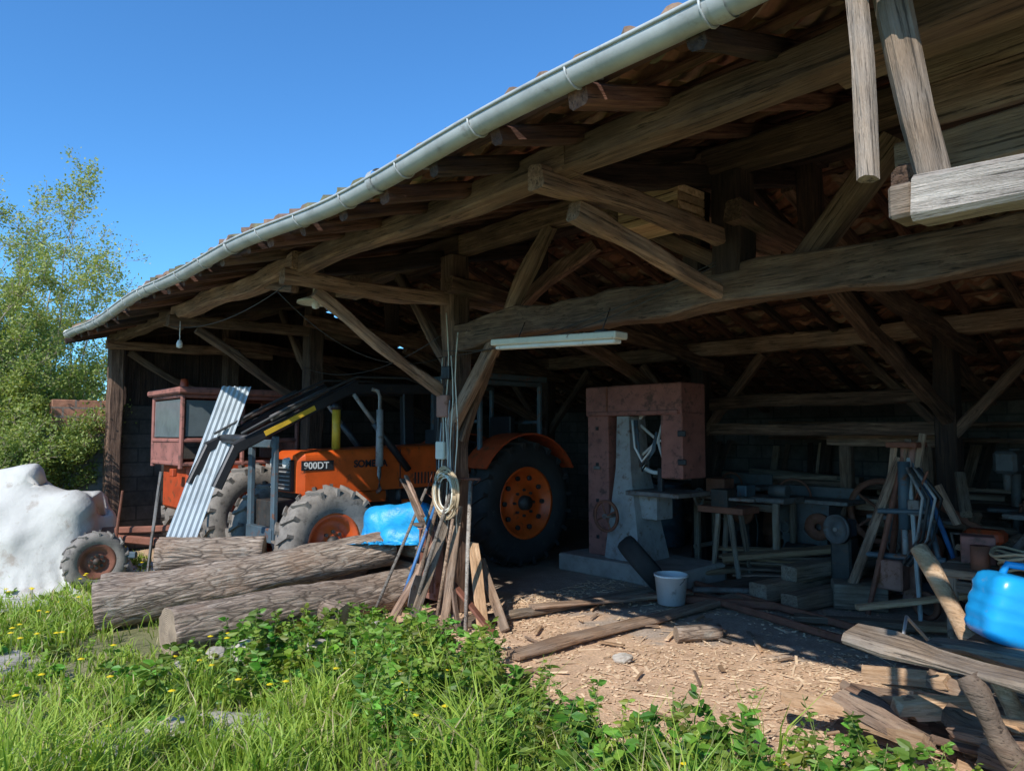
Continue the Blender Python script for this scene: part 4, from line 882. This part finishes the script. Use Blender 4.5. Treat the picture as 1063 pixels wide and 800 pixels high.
# ------------------------------------------------------------------ vegetation
M_GRASS=attrmat('grass_blades',.5,.35)
def grass():
    n=190000
    x=RG.uniform(-12.5,1.5,n);y=RG.uniform(-.3,3.6,n)
    fw=-.745*x+.667*y; rt=.667*x+.745*y
    keep=(fw>1.8)&(np.abs(rt)<fw*.85+.5)
    den=fb(x,y,1.3,50); p=np.clip((gbound(x)-y+(fb(x,y,3,60)-.5)*.8)/.3,0,1)*np.clip(den*3.8-1.15,.08,1)
    pth=np.exp(-((x+4.15)/.36)**2)*np.clip((2.0-y)/.4,0,1); pth=np.maximum(pth,np.exp(-(((x+6.2)/.55)**2+((y-.7)/.4)**2)))
    p*=(1-.95*pth)
    p*=np.where((x<-5.45)&(x>-7.3)&(y>1.5)&(y<3.9),.08,1)
    p*=np.clip(7.5/np.maximum(fw,3),.4,1.3)
    keep&=RG.random(n)<p
    x,y,fw,den=x[keep],y[keep],fw[keep],den[keep];m=len(x)
    tall=fb(x,y,.9,70); near=np.clip((x+5.0)/1.3,0,1)
    h=(.03+.08*RG.random(m))*(.6+1.1*np.clip(tall*2-.55,0,1.2))*(1+1.0*near)
    tuft=vnoise(x,y,4.5,81)>.70; h=np.where(tuft,h*1.8,h)
    w=.003+.004*RG.random(m); a=RG.uniform(0,6.283,m); b=RG.uniform(0,6.283,m); ln=h*RG.uniform(.15,.85,m)
    z=gz(x,y)-.005; ca,sa=np.cos(a)*w,np.sin(a)*w; lx,ly=np.cos(b)*ln,np.sin(b)*ln
    P=np.zeros((m,5,3))
    P[:,0]=np.stack([x-ca,y-sa,z],1);P[:,1]=np.stack([x+ca,y+sa,z],1)
    P[:,2]=np.stack([x-ca*.8+lx*.35,y-sa*.8+ly*.35,z+h*.6],1);P[:,3]=np.stack([x+ca*.8+lx*.35,y+sa*.8+ly*.35,z+h*.6],1)
    P[:,4]=np.stack([x+lx,y+ly,z+h*RG.uniform(.7,1.,m)],1)
    b0=np.arange(m)*5; F=np.stack([np.stack([b0,b0+1,b0+3],1),np.stack([b0,b0+3,b0+2],1),np.stack([b0+2,b0+3,b0+4],1)],1).reshape(-1,3)
    t=RG.random(m); dry=RG.random(m)<.10
    c=lerp(np.array([.17,.29,.03]),np.array([.48,.60,.10]),np.clip(t*.8+fb(x,y,1.6,90)*.7-.25,0,1)); c[dry]=np.array([.60,.49,.28])
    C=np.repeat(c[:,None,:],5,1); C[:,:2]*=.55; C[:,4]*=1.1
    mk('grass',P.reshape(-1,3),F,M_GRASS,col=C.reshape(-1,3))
grass()
def leafmesh(name,pos,dirs,size,cols,mat,P=None,aspect=.45):
    m=len(pos); pos=np.asarray(pos);d=np.array(dirs,dtype=float); d/=np.linalg.norm(d,axis=1)[:,None]+1e-9
    r=RG.normal(size=(m,3)); s=np.cross(d,r); s/=np.linalg.norm(s,axis=1)[:,None]+1e-9; nn=np.cross(s,d)
    L=np.asarray(size)[:,None]; w=L*aspect*.5
    Q=np.zeros((m,6,3)); Q[:,0]=pos; Q[:,1]=pos+d*L*.35+s*w+nn*L*.05; Q[:,2]=pos+d*L*.75+s*w*.7+nn*L*.03; Q[:,3]=pos+d*L-nn*L*.06; Q[:,4]=pos+d*L*.75-s*w*.7+nn*L*.03; Q[:,5]=pos+d*L*.35-s*w+nn*L*.05
    b=np.arange(m)*6; F=np.stack([np.stack([b,b+1,b+2,b+3],1),np.stack([b,b+3,b+4,b+5],1)],1).reshape(-1,4)
    return mk(name,Q.reshape(-1,3),F,mat,P,col=np.repeat(np.asarray(cols)[:,None,:],6,1).reshape(-1,3))
M_LEAF=attrmat('leaves',.5,.35)
def weeds():
    pos=[];dr=[];sz=[];cl=[];sv=[];sf=[]
    spots=[]
    for k in range(600):
        r=random.random()
        if r<.62: x=random.uniform(-4.2,-.9); y=float(gbound(x))-random.uniform(-.15,.8); hh=random.uniform(.12,.42)
        elif r<.8: x=random.uniform(-5.4,-3.6); y=random.uniform(1.9,3.3); hh=random.uniform(.08,.34)
        else: x=random.uniform(-5.5,-4.2); y=random.uniform(1.2,3.3); hh=random.uniform(.08,.3)
        spots.append((x,y,hh))
    for k in range(340): spots.append((random.uniform(-12,-3.5),random.uniform(0,2.4),random.uniform(.05,.15)))
    for (x,y,h) in spots:
        if -7.3<x<-5.45 and 1.4<y<3.9: continue
        z=float(gz(np.array([x]),np.array([y]))[0]); lx,ly=random.uniform(-.3,.3)*h,random.uniform(-.3,.3)*h
        pts=[V((x+lx*t*t,y+ly*t*t,z+h*t)) for t in (0,.33,.66,1)]
        v,f=tubev(pts,[.004,.003,.0025,.0015],4); b=len(sv); sv+=v; sf+=[tuple(i+b for i in q) for q in f]
        tint=random.uniform(.5,1.25); nl=int(10+h*65); big=random.choice([.7,1,1.4]); yel=random.uniform(.8,1.6)
        for i in range(nl):
            t=random.uniform(.1,1); p=V((x+lx*t*t,y+ly*t*t,z+h*t)); a=random.uniform(0,6.28)
            pos.append(tuple(p)); dr.append((math.cos(a),math.sin(a),random.uniform(-.3,.6))); sz.append(big*random.uniform(.025,.08)*(1.25-t*.5)); cl.append((.16*tint*yel,.33*tint*random.uniform(.75,1.2),.045*tint))
    P=empty('weeds',(-3,2.5,0))
    leafmesh('leaves',pos,dr,sz,cl,M_LEAF,P,.55); mk('stems',sv,sf,M_GRASS,P,col=np.tile(np.array([.22,.28,.08]),(len(sv),1)))
weeds()
def dandelions():
    P=empty('dandelions',(-5,1.5,0)); vs=[];fs=[];cs=[]
    for k in range(160):
        if k<130: x=random.uniform(-10.5,-4.0);y=random.uniform(.2,2.4)
        else: x=random.uniform(-4,-1.2);y=float(gbound(x))-random.uniform(.1,.8)
        if -7.3<x<-5.45 and 1.4<y: continue
        z=float(gz(np.array([x]),np.array([y]))[0]); h=random.uniform(.12,.24)
        v,f=tubev([(x,y,z),(x+.01,y,z+h)],.002,4); b=len(vs);vs+=v;fs+=[tuple(i+b for i in q) for q in f];cs+=[(.12,.18,.05)]*len(v)
        b=len(vs);vs.append(V((x+.01,y,z+h+.008)));cs.append((.9,.7,.02))
        for j in range(10):
            a=j/10*6.283; vs.append(V((x+.01+.02*math.cos(a),y+.02*math.sin(a),z+h)));cs.append((.85,.62,.02))
        for j in range(10): fs.append((b,b+1+j,b+1+(j+1)%10))
    mk('flowers',vs,fs,attrmat('flower_mat',.6,.2),P,col=np.array([tuple(c_) for c_ in cs]))
dandelions()
def shrub(name,base,H,nst,spread,nleaf,c1,c2,lsz,seed,ch=(.28,.5),g=.13):
    rs=random.Random(seed); P=empty(name,base); tv=[];tf=[];pos=[];dr=[];sz=[];cl=[]
    def add(pts,r):
        v,f=tubev(pts,r,4);b=len(tv);tv.extend(v);tf.extend(tuple(i+b for i in q) for q in f)
    def grow(p,d,L,r,lev):
        n=6;pts=[p.copy()];rad=[r]
        for i in range(n):
            d=(d+V((rs.gauss(0,g),rs.gauss(0,g),rs.gauss(0.02,.09)))).normalized(); p=p+d*L/n; pts.append(p.copy()); rad.append(max(.0025,r*(1-.8*(i+1)/n)))
            if lev<3 and i>0:
                for q in range(rs.choice([1,2,2]) if lev<2 else 1):
                    dd=(d+V((rs.gauss(0,.65),rs.gauss(0,.65),rs.gauss(.1,.4)))).normalized(); grow(p,dd,L*rs.uniform(*ch),r*.45*(1-.6*i/n),lev+1)
            if lev>=1:
                cz=.25+.75*max(0,mn.noise(p*.9+V((seed,0,0)))+.45)
                for q in range(int(nleaf*cz+rs.random())):
                    o=V((rs.gauss(0,.06),rs.gauss(0,.06),rs.gauss(0,.06))); pos.append(tuple(p+o)); dr.append((rs.gauss(0,1),rs.gauss(0,1),rs.gauss(.2,.7))); sz.append(lsz*rs.uniform(.6,1.3)); t=rs.random()
                    cl.append(tuple(a*(1-t)+b*t for a,b in zip(c1,c2)))
        add(pts,rad)
    for k in range(nst):
        a=rs.uniform(0,6.28); q=V(base)+V((math.cos(a),math.sin(a),0))*rs.uniform(0,spread*.35)
        grow(q,V((math.cos(a)*spread*.18*rs.random(),math.sin(a)*spread*.18*rs.random(),1)).normalized(),H*rs.uniform(.6,.95),.026*rs.uniform(.6,1.4),0)
    mk('stems',tv,tf,plain('bark_'+name,(.34,.28,.2),.9,0,.3),P,smooth=True)
    leafmesh('foliage',pos,dr,sz,cl,M_LEAF,P,.55)
shrub('budding_tree',(-14.0,1.6,0),5.3,16,2.6,2.3,(.22,.28,.05),(.52,.53,.16),.045,14,(.18,.34),.08)
shrub('hedge_shrub',(-12.9,1.35,0),3.8,10,2.2,4,(.17,.24,.05),(.44,.46,.13),.045,9,(.25,.42))
shrub('hedge_shrub',(-14.7,.6,0),3.8,8,2.6,4,(.14,.21,.04),(.38,.43,.12),.05,19)
shrub('low_bush',(-11.95,1.15,0),2.3,8,1.3,4,(.13,.21,.04),(.38,.43,.12),.04,29)
shrub('low_bush',(-11.55,1.75,0),1.9,7,.9,4,(.13,.21,.04),(.38,.43,.12),.04,39)
def hedge(name,x0,y0,x1,y1,h,m):
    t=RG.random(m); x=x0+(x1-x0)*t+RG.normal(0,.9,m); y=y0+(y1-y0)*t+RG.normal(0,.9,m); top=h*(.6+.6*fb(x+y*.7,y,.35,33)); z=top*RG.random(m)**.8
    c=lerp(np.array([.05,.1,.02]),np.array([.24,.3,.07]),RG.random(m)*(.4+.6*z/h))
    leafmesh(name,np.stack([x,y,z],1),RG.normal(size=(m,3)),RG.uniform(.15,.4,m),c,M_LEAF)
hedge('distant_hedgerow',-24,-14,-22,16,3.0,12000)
# ------------------------------------------------------------------ wood chips
def chips():
    m=26000; x=RG.uniform(-5.3,1,m); y=2.6+RG.random(m)**1.0*4.2
    p=np.clip((y-gbound(x)+.1)/.4,0,1)*np.clip(fb(x,y,1.1,44)*2.2-.45,.05,1)*np.clip((6.6-y)/1.6,.05,1)
    k=RG.random(m)<p*1.3; x,y=x[k],y[k];m=len(x)
    L=RG.uniform(.005,.02,m)+(RG.random(m)<.06)*RG.uniform(.02,.09,m); w=np.minimum(L*.5,RG.uniform(.003,.011,m)); a=RG.uniform(0,6.283,m)
    z=gz(x,y)+RG.uniform(.002,.010,m); t1=RG.uniform(-.2,.2,m)*L; t2=RG.uniform(-.3,.3,m)*w
    u=np.stack([np.cos(a)*L,np.sin(a)*L,t1],1);v=np.stack([-np.sin(a)*w,np.cos(a)*w,t2],1);c=np.stack([x,y,z],1)
    Q=np.stack([c-u-v,c+u*.9-v,c+u+v*.8,c-u*.95+v],1); T=Q+np.array([0,0,.003])
    A=np.concatenate([Q,T],1).reshape(-1,3); b=np.arange(m)*8
    F=np.concatenate([np.stack([b+i for i in q],1) for q in ((4,5,6,7),(0,1,5,4),(1,2,6,5),(2,3,7,6),(3,0,4,7))])
    col=lerp(np.array([.42,.27,.16]),np.array([.86,.66,.45]),RG.random(m))
    mk('wood_chips',A,F,attrmat('chip_mat',.85),col=np.repeat(col[:,None,:],8,1).reshape(-1,3))
chips()
DB=empty('loose_offcuts',(-3,4.5,0))
for k in range(38):
    x=random.uniform(-4.8,-1.0);y=random.uniform(3.3,5.8); a=random.uniform(0,3.14);L=random.uniform(.06,.26)
    beam('offcut',(x,y,.012),(x+L*math.cos(a),y+L*math.sin(a),.02),random.uniform(.015,.04),random.uniform(.008,.02),random.choice([M_FRESH,M_TAN,M_FRESH,M_GRB]),DB,.003)
